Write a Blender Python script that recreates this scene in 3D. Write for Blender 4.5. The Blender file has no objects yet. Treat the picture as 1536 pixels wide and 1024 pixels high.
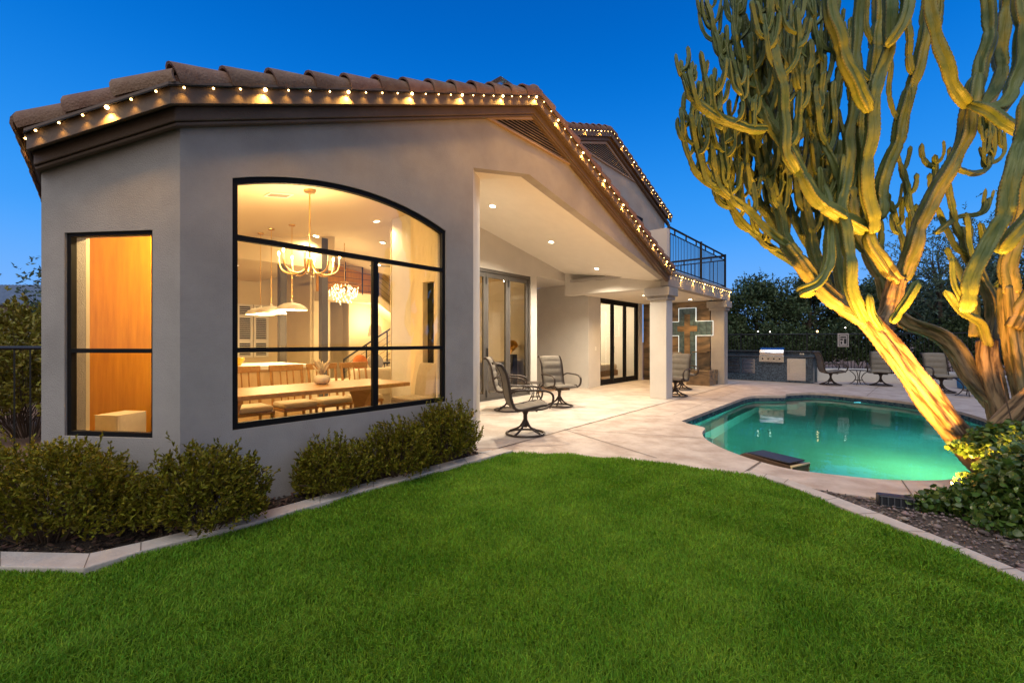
import bpy, bmesh, math, random
import numpy as np
from mathutils import Vector, Matrix
from mathutils.geometry import tessellate_polygon

random.seed(7)
RNG = np.random.default_rng(11)
scene = bpy.context.scene
COL = scene.collection
PI = math.pi

# ------------------------------------------------------------------ camera
EYE = 1.35
F = 660.0
cam_d = bpy.data.cameras.new("camera")
cam = bpy.data.objects.new("camera", cam_d)
COL.objects.link(cam)
cam.location = (0, 0, EYE)
cam.rotation_euler = (PI / 2, 0, 0)
cam_d.sensor_width = 36
cam_d.lens = F / 1536 * 36
cam_d.clip_start = 0.05
cam_d.clip_end = 2000
scene.camera = cam


def G(px, py, z=0.0):
    """ground point (height z) seen at a photo pixel"""
    y = F * (EYE - z) / (py - 512.0)
    return ((px - 768.0) / F * y, y)


def A(px, py, y):
    """point at distance y seen at a photo pixel"""
    return Vector(((px - 768.0) / F * y, y, EYE - (py - 512.0) / F * y))


# house frame: x runs along the gable wall, y into the house
P0 = Vector((-0.485, 5.5, 0))
HA = math.radians(49.34)
HM = Matrix.Translation(P0) @ Matrix.Rotation(HA, 4, 'Z')


def H(s, t, z=0.0):
    return HM @ Vector((s, t, z))


# ------------------------------------------------------------------ mesh builder
class MB:
    def __init__(self):
        self.v, self.f, self.m = [], [], []

    def add(self, vs, fs, mi=0):
        o = len(self.v)
        self.v.extend([tuple(p) for p in vs])
        for f in fs:
            self.f.append(tuple(i + o for i in f))
            self.m.append(mi)
        return self

    def box(self, x0, x1, y0, y1, z0, z1, mi=0, M=None):
        vs = [(x, y, z) for z in (z0, z1) for y in (y0, y1) for x in (x0, x1)]
        if M is not None:
            vs = [M @ Vector(p) for p in vs]
        return self.add(vs, [(0, 2, 3, 1), (4, 5, 7, 6), (0, 1, 5, 4), (2, 6, 7, 3), (0, 4, 6, 2), (1, 3, 7, 5)], mi)

    def plate(self, outer, holes, d0, d1, fn, mi=0):
        """solid plate: 2-D outline with holes, between depths d0 and d1; fn(a, b, d) -> 3-D"""
        loops = [outer] + list(holes)
        flat = [p for l in loops for p in l]
        tris = tessellate_polygon([[Vector((p[0], p[1], 0)) for p in l] for l in loops])
        n = len(flat)
        self.add([fn(p[0], p[1], d0) for p in flat] + [fn(p[0], p[1], d1) for p in flat],
                 [tuple(t) for t in tris] + [tuple(i + n for i in reversed(t)) for t in tris], mi)
        o = 0
        for l in loops:
            k = len(l)
            vs = [fn(p[0], p[1], d0) for p in l] + [fn(p[0], p[1], d1) for p in l]
            self.add(vs, [(i, (i + 1) % k, k + (i + 1) % k, k + i) for i in range(k)], mi)
        return self

    def prism(self, poly, z0, z1, mi=0, holes=()):
        return self.plate(poly, holes, z0, z1, lambda a, b, d: (a, b, d), mi)

    def tube(self, pts, r, n=8, mi=0, closed=False, flat=None):
        pts = [Vector(p) for p in pts]
        k = len(pts)
        rs = r if isinstance(r, (list, tuple)) else [r] * k
        up = None
        rings = []
        for i in range(k):
            if closed:
                d = pts[(i + 1) % k] - pts[i - 1]
            else:
                d = pts[min(i + 1, k - 1)] - pts[max(i - 1, 0)]
            d.normalize()
            if up is None:
                up = Vector((0, 0, 1)) if abs(d.z) < 0.9 else Vector((1, 0, 0))
            x = d.cross(up)
            if x.length < 1e-5:
                x = d.cross(Vector((0, 1, 0.01)))
            x.normalize()
            up = x.cross(d).normalized()
            fx, fy = (1, 1) if flat is None else flat
            rings.append([pts[i] + (x * math.cos(a) * fx + up * math.sin(a) * fy) * rs[i]
                          for a in [2 * PI * j / n for j in range(n)]])
        vs = [p for rg in rings for p in rg]
        fs = []
        m = k if closed else k - 1
        for i in range(m):
            a, b = i * n, ((i + 1) % k) * n
            for j in range(n):
                fs.append((a + j, a + (j + 1) % n, b + (j + 1) % n, b + j))
        if not closed:
            fs.append(tuple(range(n - 1, -1, -1)))
            fs.append(tuple((k - 1) * n + j for j in range(n)))
        return self.add(vs, fs, mi)

    def lathe(self, prof, n=20, c=(0, 0, 0), mi=0, M=None):
        vs = []
        for r, z in prof:
            for j in range(n):
                a = 2 * PI * j / n
                p = Vector((c[0] + r * math.cos(a), c[1] + r * math.sin(a), c[2] + z))
                vs.append(M @ p if M is not None else p)
        k = len(prof)
        fs = [(i * n + j, i * n + (j + 1) % n, (i + 1) * n + (j + 1) % n, (i + 1) * n + j) for i in range(k - 1) for j in range(n)]
        if prof[0][0] < 0.006: fs.append(tuple(range(n - 1, -1, -1)))
        if prof[-1][0] < 0.006: fs.append(tuple((k - 1) * n + j for j in range(n)))
        return self.add(vs, fs, mi)

    def ball(self, c, r, n=10, mi=0, sc=(1, 1, 1)):
        k = max(5, n // 2 + 1)
        prof = [(max(1e-4, math.sin(PI * i / k)), -math.cos(PI * i / k)) for i in range(k + 1)]
        M = Matrix.Translation(c) @ Matrix.Diagonal((r * sc[0], r * sc[1], r * sc[2], 1))
        return self.lathe(prof, n, (0, 0, 0), mi, M)

    def build(self, name, mats, parent=None, smooth=False, bevel=0, loc=None, rz=0, recalc=True, angle=None):
        me = bpy.data.meshes.new(name)
        me.from_pydata(self.v, [], self.f)
        if not isinstance(mats, (list, tuple)):
            mats = [mats]
        for m in mats:
            me.materials.append(m)
        if len(mats) > 1:
            me.polygons.foreach_set('material_index', self.m)
        if recalc:
            bm = bmesh.new()
            bm.from_mesh(me)
            bmesh.ops.recalc_face_normals(bm, faces=bm.faces)
            bm.to_mesh(me)
            bm.free()
        if smooth:
            me.polygons.foreach_set('use_smooth', [True] * len(me.polygons))
            if angle:
                try:
                    me.set_sharp_from_angle(angle=math.radians(angle))
                except Exception:
                    pass
        me.update()
        o = bpy.data.objects.new(name, me)
        COL.objects.link(o)
        if parent is not None:
            o.parent = parent
        if loc is not None:
            o.location = loc
        if rz:
            o.rotation_euler.z = rz
        if bevel:
            b = o.modifiers.new("edge", 'BEVEL')
            b.width = bevel
            b.segments = 2
            b.limit_method = 'ANGLE'
            b.angle_limit = math.radians(40)
        return o


def raw_mesh(name, V, Fa, mats, parent=None, smooth=False, attr=None):
    """big mesh from numpy arrays (all faces the same size)"""
    V = np.asarray(V, dtype=np.float32)
    Fa = np.asarray(Fa, dtype=np.int32)
    k = Fa.shape[1]
    me = bpy.data.meshes.new(name)
    me.vertices.add(len(V))
    me.vertices.foreach_set('co', V.ravel())
    me.loops.add(Fa.size)
    me.loops.foreach_set('vertex_index', Fa.ravel())
    me.polygons.add(len(Fa))
    me.polygons.foreach_set('loop_start', np.arange(0, Fa.size, k, dtype=np.int32))
    if smooth:
        me.polygons.foreach_set('use_smooth', np.ones(len(Fa), dtype=bool))
    if attr is not None:
        for an, av in attr.items():
            av = np.asarray(av, dtype=np.float32)
            if av.ndim == 2:
                at = me.attributes.new(an, 'FLOAT_VECTOR', 'POINT')
                at.data.foreach_set('vector', av.ravel())
            else:
                at = me.attributes.new(an, 'FLOAT', 'POINT')
                at.data.foreach_set('value', av)
    me.update(calc_edges=True)
    for m in (mats if isinstance(mats, (list, tuple)) else [mats]):
        me.materials.append(m)
    o = bpy.data.objects.new(name, me)
    COL.objects.link(o)
    if parent is not None:
        o.parent = parent
    return o


def tag(o, label=None, cat=None, group=None, kind=None):
    if label: o['label'] = label
    if cat: o['category'] = cat
    if group: o['group'] = group
    if kind: o['kind'] = kind
    return o


def thing(name, label, cat, loc=(0, 0, 0), rz=0, group=None):
    o = bpy.data.objects.new(name, None)
    COL.objects.link(o)
    o.location = loc
    o.rotation_euler = (0, 0, rz)
    o.empty_display_size = 0.1
    return tag(o, label, cat, group)


def copy_thing(root, loc, rz, label, group=None):
    r = root.copy()
    COL.objects.link(r)
    r.location = loc
    r.rotation_euler = (0, 0, rz)
    r['label'] = label
    if group: r['group'] = group
    for ch in list(root.children):
        c = ch.copy(); COL.objects.link(c); c.parent = r
        for g in list(ch.children):
            d = g.copy(); COL.objects.link(d); d.parent = c
    return r


def lamp(name, typ, loc, power, color, parent=None, radius=0.03, spot=None, blend=0.6, rot=None, size=None):
    d = bpy.data.lights.new(name, typ)
    d.energy = power
    d.color = color
    if typ in ('POINT', 'SPOT'):
        d.shadow_soft_size = radius
    if typ == 'SPOT':
        d.spot_size = math.radians(spot)
        d.spot_blend = blend
    if typ == 'AREA' and size:
        d.shape = 'DISK'
        d.size = size
    o = bpy.data.objects.new(name, d)
    COL.objects.link(o)
    o.location = loc
    if rot is not None:
        o.rotation_euler = rot
    if parent is not None:
        o.parent = parent
    return o


def aim(o, target):
    d = Vector(target) - Vector(o.location)
    o.rotation_euler = d.to_track_quat('-Z', 'Y').to_euler()


def smooth_path(pts, k=6):
    """Catmull-Rom through the points"""
    pts = [Vector(p) for p in pts]
    out = []
    n = len(pts)
    for i in range(n - 1):
        p0, p1, p2, p3 = pts[max(i - 1, 0)], pts[i], pts[i + 1], pts[min(i + 2, n - 1)]
        for j in range(k):
            t = j / k
            out.append(0.5 * ((2 * p1) + (p2 - p0) * t + (2 * p0 - 5 * p1 + 4 * p2 - p3) * t * t + (3 * p1 - p0 - 3 * p2 + p3) * t ** 3))
    out.append(pts[-1])
    return out


# ------------------------------------------------------------------ materials
def nodes_of(name):
    m = bpy.data.materials.new(name)
    m.use_nodes = True
    nt = m.node_tree
    b = nt.nodes['Principled BSDF']
    return m, nt, b


def mat(name, col, rough=0.6, metal=0.0, var=0.0, vscale=4.0, bump=0.0, bscale=60.0, col2=None, spec=None,
        detail=6, stretch=None, island=0.0, emit=None, estr=0.0, bdist=0.02, coat=0.0):
    """principled material with noise colour variation, bump and optional per-island variation"""
    m, nt, b = nodes_of(name)
    N, L = nt.nodes, nt.links
    b.inputs['Roughness'].default_value = rough
    b.inputs['Metallic'].default_value = metal
    if spec is not None:
        b.inputs['Specular IOR Level'].default_value = spec
    if coat:
        b.inputs['Coat Weight'].default_value = coat
    c1 = (*col, 1)
    src = None
    tc = N.new('ShaderNodeTexCoord')
    vec = tc.outputs['Object']
    if stretch:
        mp = N.new('ShaderNodeMapping')
        mp.inputs['Scale'].default_value = stretch
        L.new(vec, mp.inputs['Vector'])
        vec = mp.outputs['Vector']
    if var or col2:
        nz = N.new('ShaderNodeTexNoise')
        nz.inputs['Scale'].default_value = vscale
        nz.inputs['Detail'].default_value = detail
        nz.inputs['Roughness'].default_value = 0.65
        L.new(vec, nz.inputs['Vector'])
        rp = N.new('ShaderNodeValToRGB')
        rp.color_ramp.elements[0].position = 0.3
        rp.color_ramp.elements[1].position = 0.7
        if col2 is None:
            col2 = tuple(min(1, c * (1 + var)) for c in col)
            c1 = tuple(c * (1 - var) for c in col) + (1,)
        rp.color_ramp.elements[0].color = c1
        rp.color_ramp.elements[1].color = (*col2, 1)
        L.new(nz.outputs['Fac'], rp.inputs['Fac'])
        src = rp.outputs['Color']
    if island:
        ge = N.new('ShaderNodeNewGeometry')
        hs = N.new('ShaderNodeHueSaturation')
        mr = N.new('ShaderNodeMapRange')
        mr.inputs['To Min'].default_value = 1 - island
        mr.inputs['To Max'].default_value = 1 + island
        L.new(ge.outputs['Random Per Island'], mr.inputs['Value'])
        L.new(mr.outputs['Result'], hs.inputs['Value'])
        mh = N.new('ShaderNodeMapRange')
        mh.inputs['To Min'].default_value = 0.5 - island * 0.06
        mh.inputs['To Max'].default_value = 0.5 + island * 0.06
        mm = N.new('ShaderNodeMath'); mm.operation = 'FRACT'
        mx = N.new('ShaderNodeMath'); mx.operation = 'MULTIPLY'; mx.inputs[1].default_value = 7.31
        L.new(ge.outputs['Random Per Island'], mx.inputs[0]); L.new(mx.outputs[0], mm.inputs[0])
        L.new(mm.outputs[0], mh.inputs['Value'])
        L.new(mh.outputs['Result'], hs.inputs['Hue'])
        if src is not None: L.new(src, hs.inputs['Color'])
        else: hs.inputs['Color'].default_value = c1
        src = hs.outputs['Color']
    if src is not None: L.new(src, b.inputs['Base Color'])
    else: b.inputs['Base Color'].default_value = c1
    if bump:
        n2 = N.new('ShaderNodeTexNoise')
        n2.inputs['Scale'].default_value = bscale
        n2.inputs['Detail'].default_value = 5
        L.new(vec, n2.inputs['Vector'])
        bp = N.new('ShaderNodeBump')
        bp.inputs['Strength'].default_value = bump
        bp.inputs['Distance'].default_value = bdist
        L.new(n2.outputs['Fac'], bp.inputs['Height'])
        L.new(bp.outputs['Normal'], b.inputs['Normal'])
    if emit:
        b.inputs['Emission Color'].default_value = (*emit, 1)
        b.inputs['Emission Strength'].default_value = estr
    return m


def leaf_mat(name, col, rough=0.45, island=0.45, trans=0.25, spec=0.4, **kw):
    m = mat(name, col, rough, island=island, spec=spec, **kw)
    nt = m.node_tree
    b = nt.nodes['Principled BSDF']
    tr = nt.nodes.new('ShaderNodeBsdfTranslucent')
    src = b.inputs['Base Color'].links[0].from_socket
    nt.links.new(src, tr.inputs['Color'])
    mx = nt.nodes.new('ShaderNodeMixShader')
    mx.inputs['Fac'].default_value = trans
    out = nt.nodes['Material Output']
    nt.links.new(b.outputs['BSDF'], mx.inputs[1])
    nt.links.new(tr.outputs['BSDF'], mx.inputs[2])
    nt.links.new(mx.outputs['Shader'], out.inputs['Surface'])
    return m


def glass_mat(name, tint=(1, 1, 1), refl=0.9, boost=1.0):
    """pane of window glass: clear with a Fresnel reflection"""
    m, nt, b = nodes_of(name)
    nt.nodes.remove(b)
    N, L = nt.nodes, nt.links
    tr = N.new('ShaderNodeBsdfTransparent'); tr.inputs['Color'].default_value = (*tint, 1)
    gl = N.new('ShaderNodeBsdfGlossy'); gl.inputs['Roughness'].default_value = 0.0
    gl.inputs['Color'].default_value = (refl, refl, refl, 1)
    fr = N.new('ShaderNodeFresnel'); fr.inputs['IOR'].default_value = 1.5
    mu = N.new('ShaderNodeMath'); mu.operation = 'MULTIPLY'; mu.inputs[1].default_value = boost; mu.use_clamp = True
    mx = N.new('ShaderNodeMixShader')
    L.new(fr.outputs['Fac'], mu.inputs[0])
    L.new(mu.outputs[0], mx.inputs['Fac'])
    L.new(tr.outputs['BSDF'], mx.inputs[1]); L.new(gl.outputs['BSDF'], mx.inputs[2])
    L.new(mx.outputs['Shader'], N['Material Output'].inputs['Surface'])
    return m


def emit_mat(name, col, strength):
    m, nt, b = nodes_of(name)
    b.inputs['Base Color'].default_value = (*col, 1)
    b.inputs['Emission Color'].default_value = (*col, 1)
    b.inputs['Emission Strength'].default_value = strength
    return m


def wood_mat(name, c1, c2, scale=3.0, stretch=(1, 1, 12), rough=0.45):
    return mat(name, c1, rough, col2=c2, vscale=scale, stretch=stretch, detail=8, bump=0.08, bscale=20)


M = {}
M['stucco'] = mat('stucco', (0.365, 0.335, 0.31), 0.9, var=0.15, vscale=1.6, bump=0.7, bscale=130, bdist=0.012, detail=9)
M['stucco_white'] = mat('stucco_white', (0.62, 0.58, 0.52), 0.9, var=0.05, vscale=2.0, bump=0.35, bscale=110, bdist=0.008)
M['trim'] = mat('trim_paint', (0.125, 0.085, 0.062), 0.7, var=0.18, vscale=3.0, bump=0.2, bscale=70)
M['tile'] = mat('roof_tile', (0.17, 0.085, 0.055), 0.85, col2=(0.27, 0.17, 0.12), vscale=7.0, bump=0.5, bscale=60, island=0.18)
M['louver'] = mat('louver_paint', (0.34, 0.24, 0.17), 0.75, var=0.1)
M['dark'] = mat('dark_gap', (0.012, 0.011, 0.01), 0.9)
M['bronze'] = mat('bronze_frame', (0.007, 0.0065, 0.007), 0.6, var=0.2, vscale=6, spec=0.15)
M['frame_grey'] = mat('grey_frame', (0.085, 0.075, 0.065), 0.45, var=0.1)
M['iron'] = mat('black_iron', (0.012, 0.012, 0.013), 0.5)
M['glass'] = glass_mat('window_glass', (0.97, 0.97, 0.95), 0.8, 1.0)
M['door_glass'] = glass_mat('door_glass', (0.85, 0.85, 0.85), 0.95, 1.6)
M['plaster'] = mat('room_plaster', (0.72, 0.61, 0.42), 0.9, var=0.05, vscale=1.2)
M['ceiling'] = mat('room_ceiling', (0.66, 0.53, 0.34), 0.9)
M['patio_ceiling'] = mat('patio_ceiling', (0.80, 0.75, 0.66), 0.85, var=0.03, bump=0.15, bscale=80)
M['oak'] = wood_mat('oak', (0.29, 0.135, 0.032), (0.46, 0.25, 0.075), 2.5, (10, 1, 10))
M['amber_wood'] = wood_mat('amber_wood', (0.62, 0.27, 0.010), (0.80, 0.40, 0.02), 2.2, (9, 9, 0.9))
M['floor_tile'] = mat('floor_tile', (0.46, 0.38, 0.27), 0.4, var=0.08, vscale=2)
M['white'] = mat('white_paint', (0.78, 0.75, 0.68), 0.55)
M['cream_fabric'] = mat('cream_fabric', (0.66, 0.58, 0.44), 0.95, var=0.06, vscale=20, bump=0.3, bscale=300, bdist=0.003)
M['grey_fabric'] = mat('grey_fabric', (0.30, 0.28, 0.26), 0.95, var=0.1, vscale=20)
M['rust_fabric'] = mat('rust_fabric', (0.48, 0.14, 0.03), 0.95, var=0.1)
M['brass'] = mat('brass', (0.72, 0.48, 0.16), 0.28, metal=1.0)
M['steel'] = mat('stainless', (0.62, 0.61, 0.6), 0.22, metal=1.0, var=0.1, vscale=3, stretch=(1, 1, 30))
M['warm_bulb'] = emit_mat('warm_bulb', (1.0, 0.62, 0.22), 30)
M['warm_bulb_dim'] = emit_mat('warm_bulb_dim', (1.0, 0.58, 0.2), 14)
M['disc_light'] = emit_mat('disc_light', (1.0, 0.83, 0.58), 14)
M['led'] = emit_mat('white_led', (0.80, 0.93, 1.0), 0.7)

WARM = (1.0, 0.70, 0.33)
AMBER = (1.0, 0.52, 0.10)
SOFT = (1.0, 0.80, 0.56)
# ------------------------------------------------------------------ sky and light
def make_world():
    w = bpy.data.worlds.new("World")
    scene.world = w
    w.use_nodes = True
    nt = w.node_tree
    N, L = nt.nodes, nt.links
    N.clear()
    out = N.new('ShaderNodeOutputWorld')
    bg = N.new('ShaderNodeBackground')
    tc = N.new('ShaderNodeTexCoord')
    sx = N.new('ShaderNodeSeparateXYZ')
    L.new(tc.outputs['Generated'], sx.inputs[0])
    # dusk sky: deep blue overhead, paler blue near the horizon
    up = N.new('ShaderNodeValToRGB')
    cr = up.color_ramp
    cr.interpolation = 'B_SPLINE'
    stops = [(0.0, (0.26, 0.50, 0.98)), (0.10, (0.18, 0.46, 1.02)), (0.22, (0.040, 0.36, 1.0)), (0.42, (0.000, 0.20, 0.78)), (0.62, (0.000, 0.105, 0.50)), (1.0, (0.002, 0.09, 0.40))]
    cr.elements[0].position, cr.elements[0].color = stops[0][0], (*stops[0][1], 1)
    cr.elements[1].position, cr.elements[1].color = stops[-1][0], (*stops[-1][1], 1)
    for p, c in stops[1:-1]:
        e = cr.elements.new(p); e.color = (*c, 1)
    L.new(sx.outputs['Z'], up.inputs['Fac'])
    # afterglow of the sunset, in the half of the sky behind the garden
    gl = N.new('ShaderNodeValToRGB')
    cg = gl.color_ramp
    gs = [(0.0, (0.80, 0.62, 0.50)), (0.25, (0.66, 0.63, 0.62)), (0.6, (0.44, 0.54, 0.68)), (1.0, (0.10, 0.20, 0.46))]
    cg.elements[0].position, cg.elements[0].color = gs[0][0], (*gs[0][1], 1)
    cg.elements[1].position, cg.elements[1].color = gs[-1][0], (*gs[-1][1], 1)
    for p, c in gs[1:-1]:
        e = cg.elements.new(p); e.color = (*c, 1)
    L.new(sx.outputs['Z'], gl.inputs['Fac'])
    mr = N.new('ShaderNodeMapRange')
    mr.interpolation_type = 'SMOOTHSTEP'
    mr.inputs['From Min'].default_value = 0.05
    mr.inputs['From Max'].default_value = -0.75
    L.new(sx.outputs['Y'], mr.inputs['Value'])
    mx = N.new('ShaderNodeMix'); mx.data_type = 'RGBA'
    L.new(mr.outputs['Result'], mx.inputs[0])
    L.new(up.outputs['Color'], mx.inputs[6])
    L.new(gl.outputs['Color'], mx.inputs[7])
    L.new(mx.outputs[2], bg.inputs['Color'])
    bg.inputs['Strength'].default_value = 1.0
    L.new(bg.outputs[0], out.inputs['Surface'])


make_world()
sun_d = bpy.data.lights.new('sun', 'SUN')
sun_d.energy = 1.6
sun_d.angle = math.radians(50)
sun_d.color = (1.0, 0.94, 0.86)
sun = bpy.data.objects.new('sun', sun_d)
COL.objects.link(sun)
sun.rotation_euler = Vector((0.2, 0.6, -1.0)).to_track_quat('-Z', 'Y').to_euler()

scene.view_settings.view_transform = 'Standard'
scene.view_settings.look = 'None'
scene.view_settings.exposure = 0
scene.view_settings.gamma = 1
cy = scene.cycles
cy.use_denoising = True
cy.max_bounces = 9
cy.diffuse_bounces = 4
cy.glossy_bounces = 4
cy.transparent_max_bounces = 12
cy.transmission_bounces = 6
cy.sample_clamp_indirect = 6
cy.caustics_reflective = False
cy.caustics_refractive = False

# ------------------------------------------------------------------ outlines on the ground
POOL_PX = [(1022.5, 631), (1060, 617), (1092, 605), (1123, 594.5), (1150, 593.2), (1178, 593), (1180, 590.5), (1214, 588.7), (1250, 590.5), (1286, 594),
           (1330, 598.5), (1373, 604), (1415, 611), (1448, 619), (1489, 632), (1520, 648), (1534, 664), (1530, 684), (1508, 701),
           (1473, 711.5), (1436, 717.5), (1395, 720), (1348, 719.5), (1310, 717.5), (1270, 713.5), (1225, 708.5), (1182, 702.3), (1139, 691.5),
           (1104, 680), (1083, 671.5), (1067, 663.5), (1057, 656.5), (1053.5, 650), (1055, 645.5), (1058, 642.5), (1054, 640), (1046, 638), (1034, 635.5)]
POOL = [G(*p) for p in POOL_PX]
LAWN_EDGE = [G(*p) for p in [(770, 680.5), (800, 680.8), (830, 682), (865, 684), (900, 687), (960, 692), (1020, 699), (1060, 705), (1114, 712.5)]]
KERB_R_IN = [G(*p) for p in [(1114, 712.5), (1145, 720), (1176, 728.5), (1239, 755), (1289, 776), (1364, 802), (1430, 830), (1500, 861), (1580, 902), (1700, 980)]] + [(2.95, 1.0), (3.0, -2.6)]
KERB_R_OUT = [G(*p) for p in [(1120, 710.5), (1150, 716), (1182.5, 724), (1257.5, 752), (1320, 776), (1395, 806), (1450, 829), (1525, 861), (1610, 902), (1745, 980)]] + [(3.12, 1.0), (3.17, -2.6)]
KERB_L_OUT = [(-9.0, 2.75)] + [G(*p) for p in [(-60, 841), (0, 838), (135, 841), (211.5, 823.5), (293, 803), (365, 784), (480, 752), (560, 728.5), (660, 702), (753, 677.5)]]
KERB_L_IN = [(-9.0, 2.60)] + [G(*p) for p in [(-60, 861), (0, 860), (126, 863), (211, 836), (297, 813), (371, 794.5), (480, 762), (560, 738), (660, 710), (770, 680.5)]]
DECK_GRAVEL = [G(*p) for p in [(1182.5, 722.5), (1207, 729.5), (1257, 739), (1317, 747), (1364, 749.5), (1457, 747), (1530, 742), (1640, 735)]]

M['dirt'] = mat('desert_dirt', (0.20, 0.105, 0.055), 0.95, col2=(0.30, 0.18, 0.10), vscale=0.9, bump=0.6, bscale=12, bdist=0.05)
M['concrete'] = mat('stamped_concrete', (0.40, 0.30, 0.23), 0.75, col2=(0.58, 0.48, 0.39), vscale=2.6, detail=10, bump=0.25, bscale=26, bdist=0.02)
M['patio_slab'] = mat('patio_slab', (0.44, 0.36, 0.29), 0.65, col2=(0.60, 0.53, 0.45), vscale=2.2, detail=10, bump=0.25, bscale=20, bdist=0.02)
for k_ in ('concrete', 'patio_slab'):
    for nd_ in M[k_].node_tree.nodes:
        if nd_.type == 'VALTORGB':
            nd_.color_ramp.elements[0].position, nd_.color_ramp.elements[1].position = .38, .63
M['joint'] = mat('joint', (0.16, 0.12, 0.09), 0.95)
M['soil'] = mat('lawn_soil', (0.022, 0.035, 0.008), 0.95, var=0.3, vscale=8)
M['mulch'] = mat('mulch', (0.05, 0.032, 0.022), 0.95, var=0.4, vscale=20, bump=1.0, bscale=60, bdist=0.04)
M['chip'] = mat('bark_chip', (0.085, 0.05, 0.032), 0.9, island=0.55)
M['gravel_bed'] = mat('gravel_bed', (0.10, 0.075, 0.06), 0.95, var=0.3, vscale=30, bump=1.0, bscale=70, bdist=0.03)
M['pebble'] = mat('pebble', (0.20, 0.155, 0.135), 0.8, island=0.6)
M['kerb'] = mat('kerb_concrete', (0.44, 0.37, 0.31), 0.85, col2=(0.56, 0.49, 0.42), vscale=7, bump=0.4, bscale=60, bdist=0.01)
M['plaster_pool'] = mat('pool_plaster', (0.38, 0.52, 0.40), 0.8, col2=(0.47, 0.62, 0.49), vscale=1.3)


def waterline_mat():
    m, nt, b = nodes_of('waterline_tile')
    N, L = nt.nodes, nt.links
    tc = N.new('ShaderNodeTexCoord')
    vo = N.new('ShaderNodeTexVoronoi'); vo.distance = 'CHEBYCHEV'; vo.inputs['Scale'].default_value = 22; vo.inputs['Randomness'].default_value = 0.15
    L.new(tc.outputs['Object'], vo.inputs['Vector'])
    rp = N.new('ShaderNodeValToRGB')
    rp.color_ramp.elements[0].color = (0.012, 0.035, 0.07, 1)
    rp.color_ramp.elements[1].color = (0.07, 0.11, 0.13, 1)
    sp = N.new('ShaderNodeSeparateColor'); L.new(vo.outputs['Color'], sp.inputs[0]); L.new(sp.outputs[0], rp.inputs['Fac'])
    L.new(rp.outputs['Color'], b.inputs['Base Color'])
    b.inputs['Roughness'].default_value = 0.25
    return m


M['waterline'] = waterline_mat()


def water_mat():
    m, nt, b = nodes_of('pool_water')
    nt.nodes.remove(b)
    N, L = nt.nodes, nt.links
    tr = N.new('ShaderNodeBsdfRefraction'); tr.inputs['Color'].default_value = (0.22, 0.82, 0.93, 1); tr.inputs['IOR'].default_value = 1.33; tr.inputs['Roughness'].default_value = 0.0
    gl = N.new('ShaderNodeBsdfGlossy'); gl.inputs['Roughness'].default_value = 0.035
    gl.inputs['Color'].default_value = (0.8, 0.88, 0.9, 1)
    fr = N.new('ShaderNodeFresnel'); fr.inputs['IOR'].default_value = 1.33
    tc = N.new('ShaderNodeTexCoord')
    nz = N.new('ShaderNodeTexNoise'); nz.inputs['Scale'].default_value = 2.2; nz.inputs['Detail'].default_value = 2
    L.new(tc.outputs['Object'], nz.inputs['Vector'])
    bp = N.new('ShaderNodeBump'); bp.inputs['Strength'].default_value = 0.10; bp.inputs['Distance'].default_value = 0.05
    L.new(nz.outputs['Fac'], bp.inputs['Height'])
    L.new(bp.outputs['Normal'], gl.inputs['Normal']); L.new(bp.outputs['Normal'], tr.inputs['Normal']); L.new(bp.outputs['Normal'], fr.inputs['Normal'])
    mx = N.new('ShaderNodeMixShader')
    L.new(fr.outputs['Fac'], mx.inputs['Fac'])
    L.new(tr.outputs['BSDF'], mx.inputs[1]); L.new(gl.outputs['BSDF'], mx.inputs[2])
    L.new(mx.outputs['Shader'], N['Material Output'].inputs['Surface'])
    return m


M['water'] = water_mat()


def offset_poly(poly, d):
    """move every corner of a closed outline outwards by d"""
    n = len(poly)
    ar = sum(poly[i][0] * poly[(i + 1) % n][1] - poly[(i + 1) % n][0] * poly[i][1] for i in range(n))
    sg = 1 if ar > 0 else -1
    out = []
    for i in range(n):
        a, b, c = Vector(poly[i - 1]), Vector(poly[i]), Vector(poly[(i + 1) % n])
        e1, e2 = (b - a).normalized(), (c - b).normalized()
        nn = Vector((e1.y + e2.y, -(e1.x + e2.x)))
        if nn.length < 1e-4:
            nn = Vector((e1.y, -e1.x))
        nn.normalize()
        out.append((b.x + nn.x * d * sg, b.y + nn.y * d * sg))
    return out


POOL_S = [(p.x, p.y) for p in smooth_path([(*p, 0) for p in POOL] + [(*POOL[0], 0)], 3)][:-1]

# the ground: one sheet out to the horizon, open over the pool
g = MB()
hole = offset_poly(POOL_S, 0.22)
big = [(-400, -60), (400, -60), (400, 700), (-400, 700)]
tri = tessellate_polygon([[Vector((*p, 0)) for p in big], [Vector((*p, 0)) for p in hole]])
g.add([(*p, -0.06) for p in big + hole], [tuple(t) for t in tri])
tag(g.build('ground', M['dirt'], recalc=False), kind='structure')

# pool deck with the pool cut out
c_house = [H(0.0, 0.06), H(0.9, 0.8), H(0.9, 3.0), H(12.2, 3.0)]
deck_outer = LAWN_EDGE + [KERB_R_OUT[1]] + DECK_GRAVEL + [(9.0, 4.2), (13.5, 7.5), (14.0, 15.2), (9.5, 16.6)] + [(p.x, p.y) for p in reversed(c_house)] + [(-0.47, 5.55), (-0.36, 5.15)]
dk = MB().prism(deck_outer, -0.055, 0.0, 0, [POOL_S])
deck = tag(dk.build('pool_deck', [M['concrete']]), kind='structure')
# patio slab: a paler pour laid under the roof
slab = [H(0.02, 0.04), H(0.92, 0.82), H(0.92, 2.99), H(12.2, 2.99), H(12.2, -0.18), H(0.25, -0.18)]
sl = MB().prism([(p.x, p.y) for p in slab], 0.0005, 0.004)
tag(sl.build('patio_slab', M['patio_slab']), kind='structure')
jt = MB()


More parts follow.
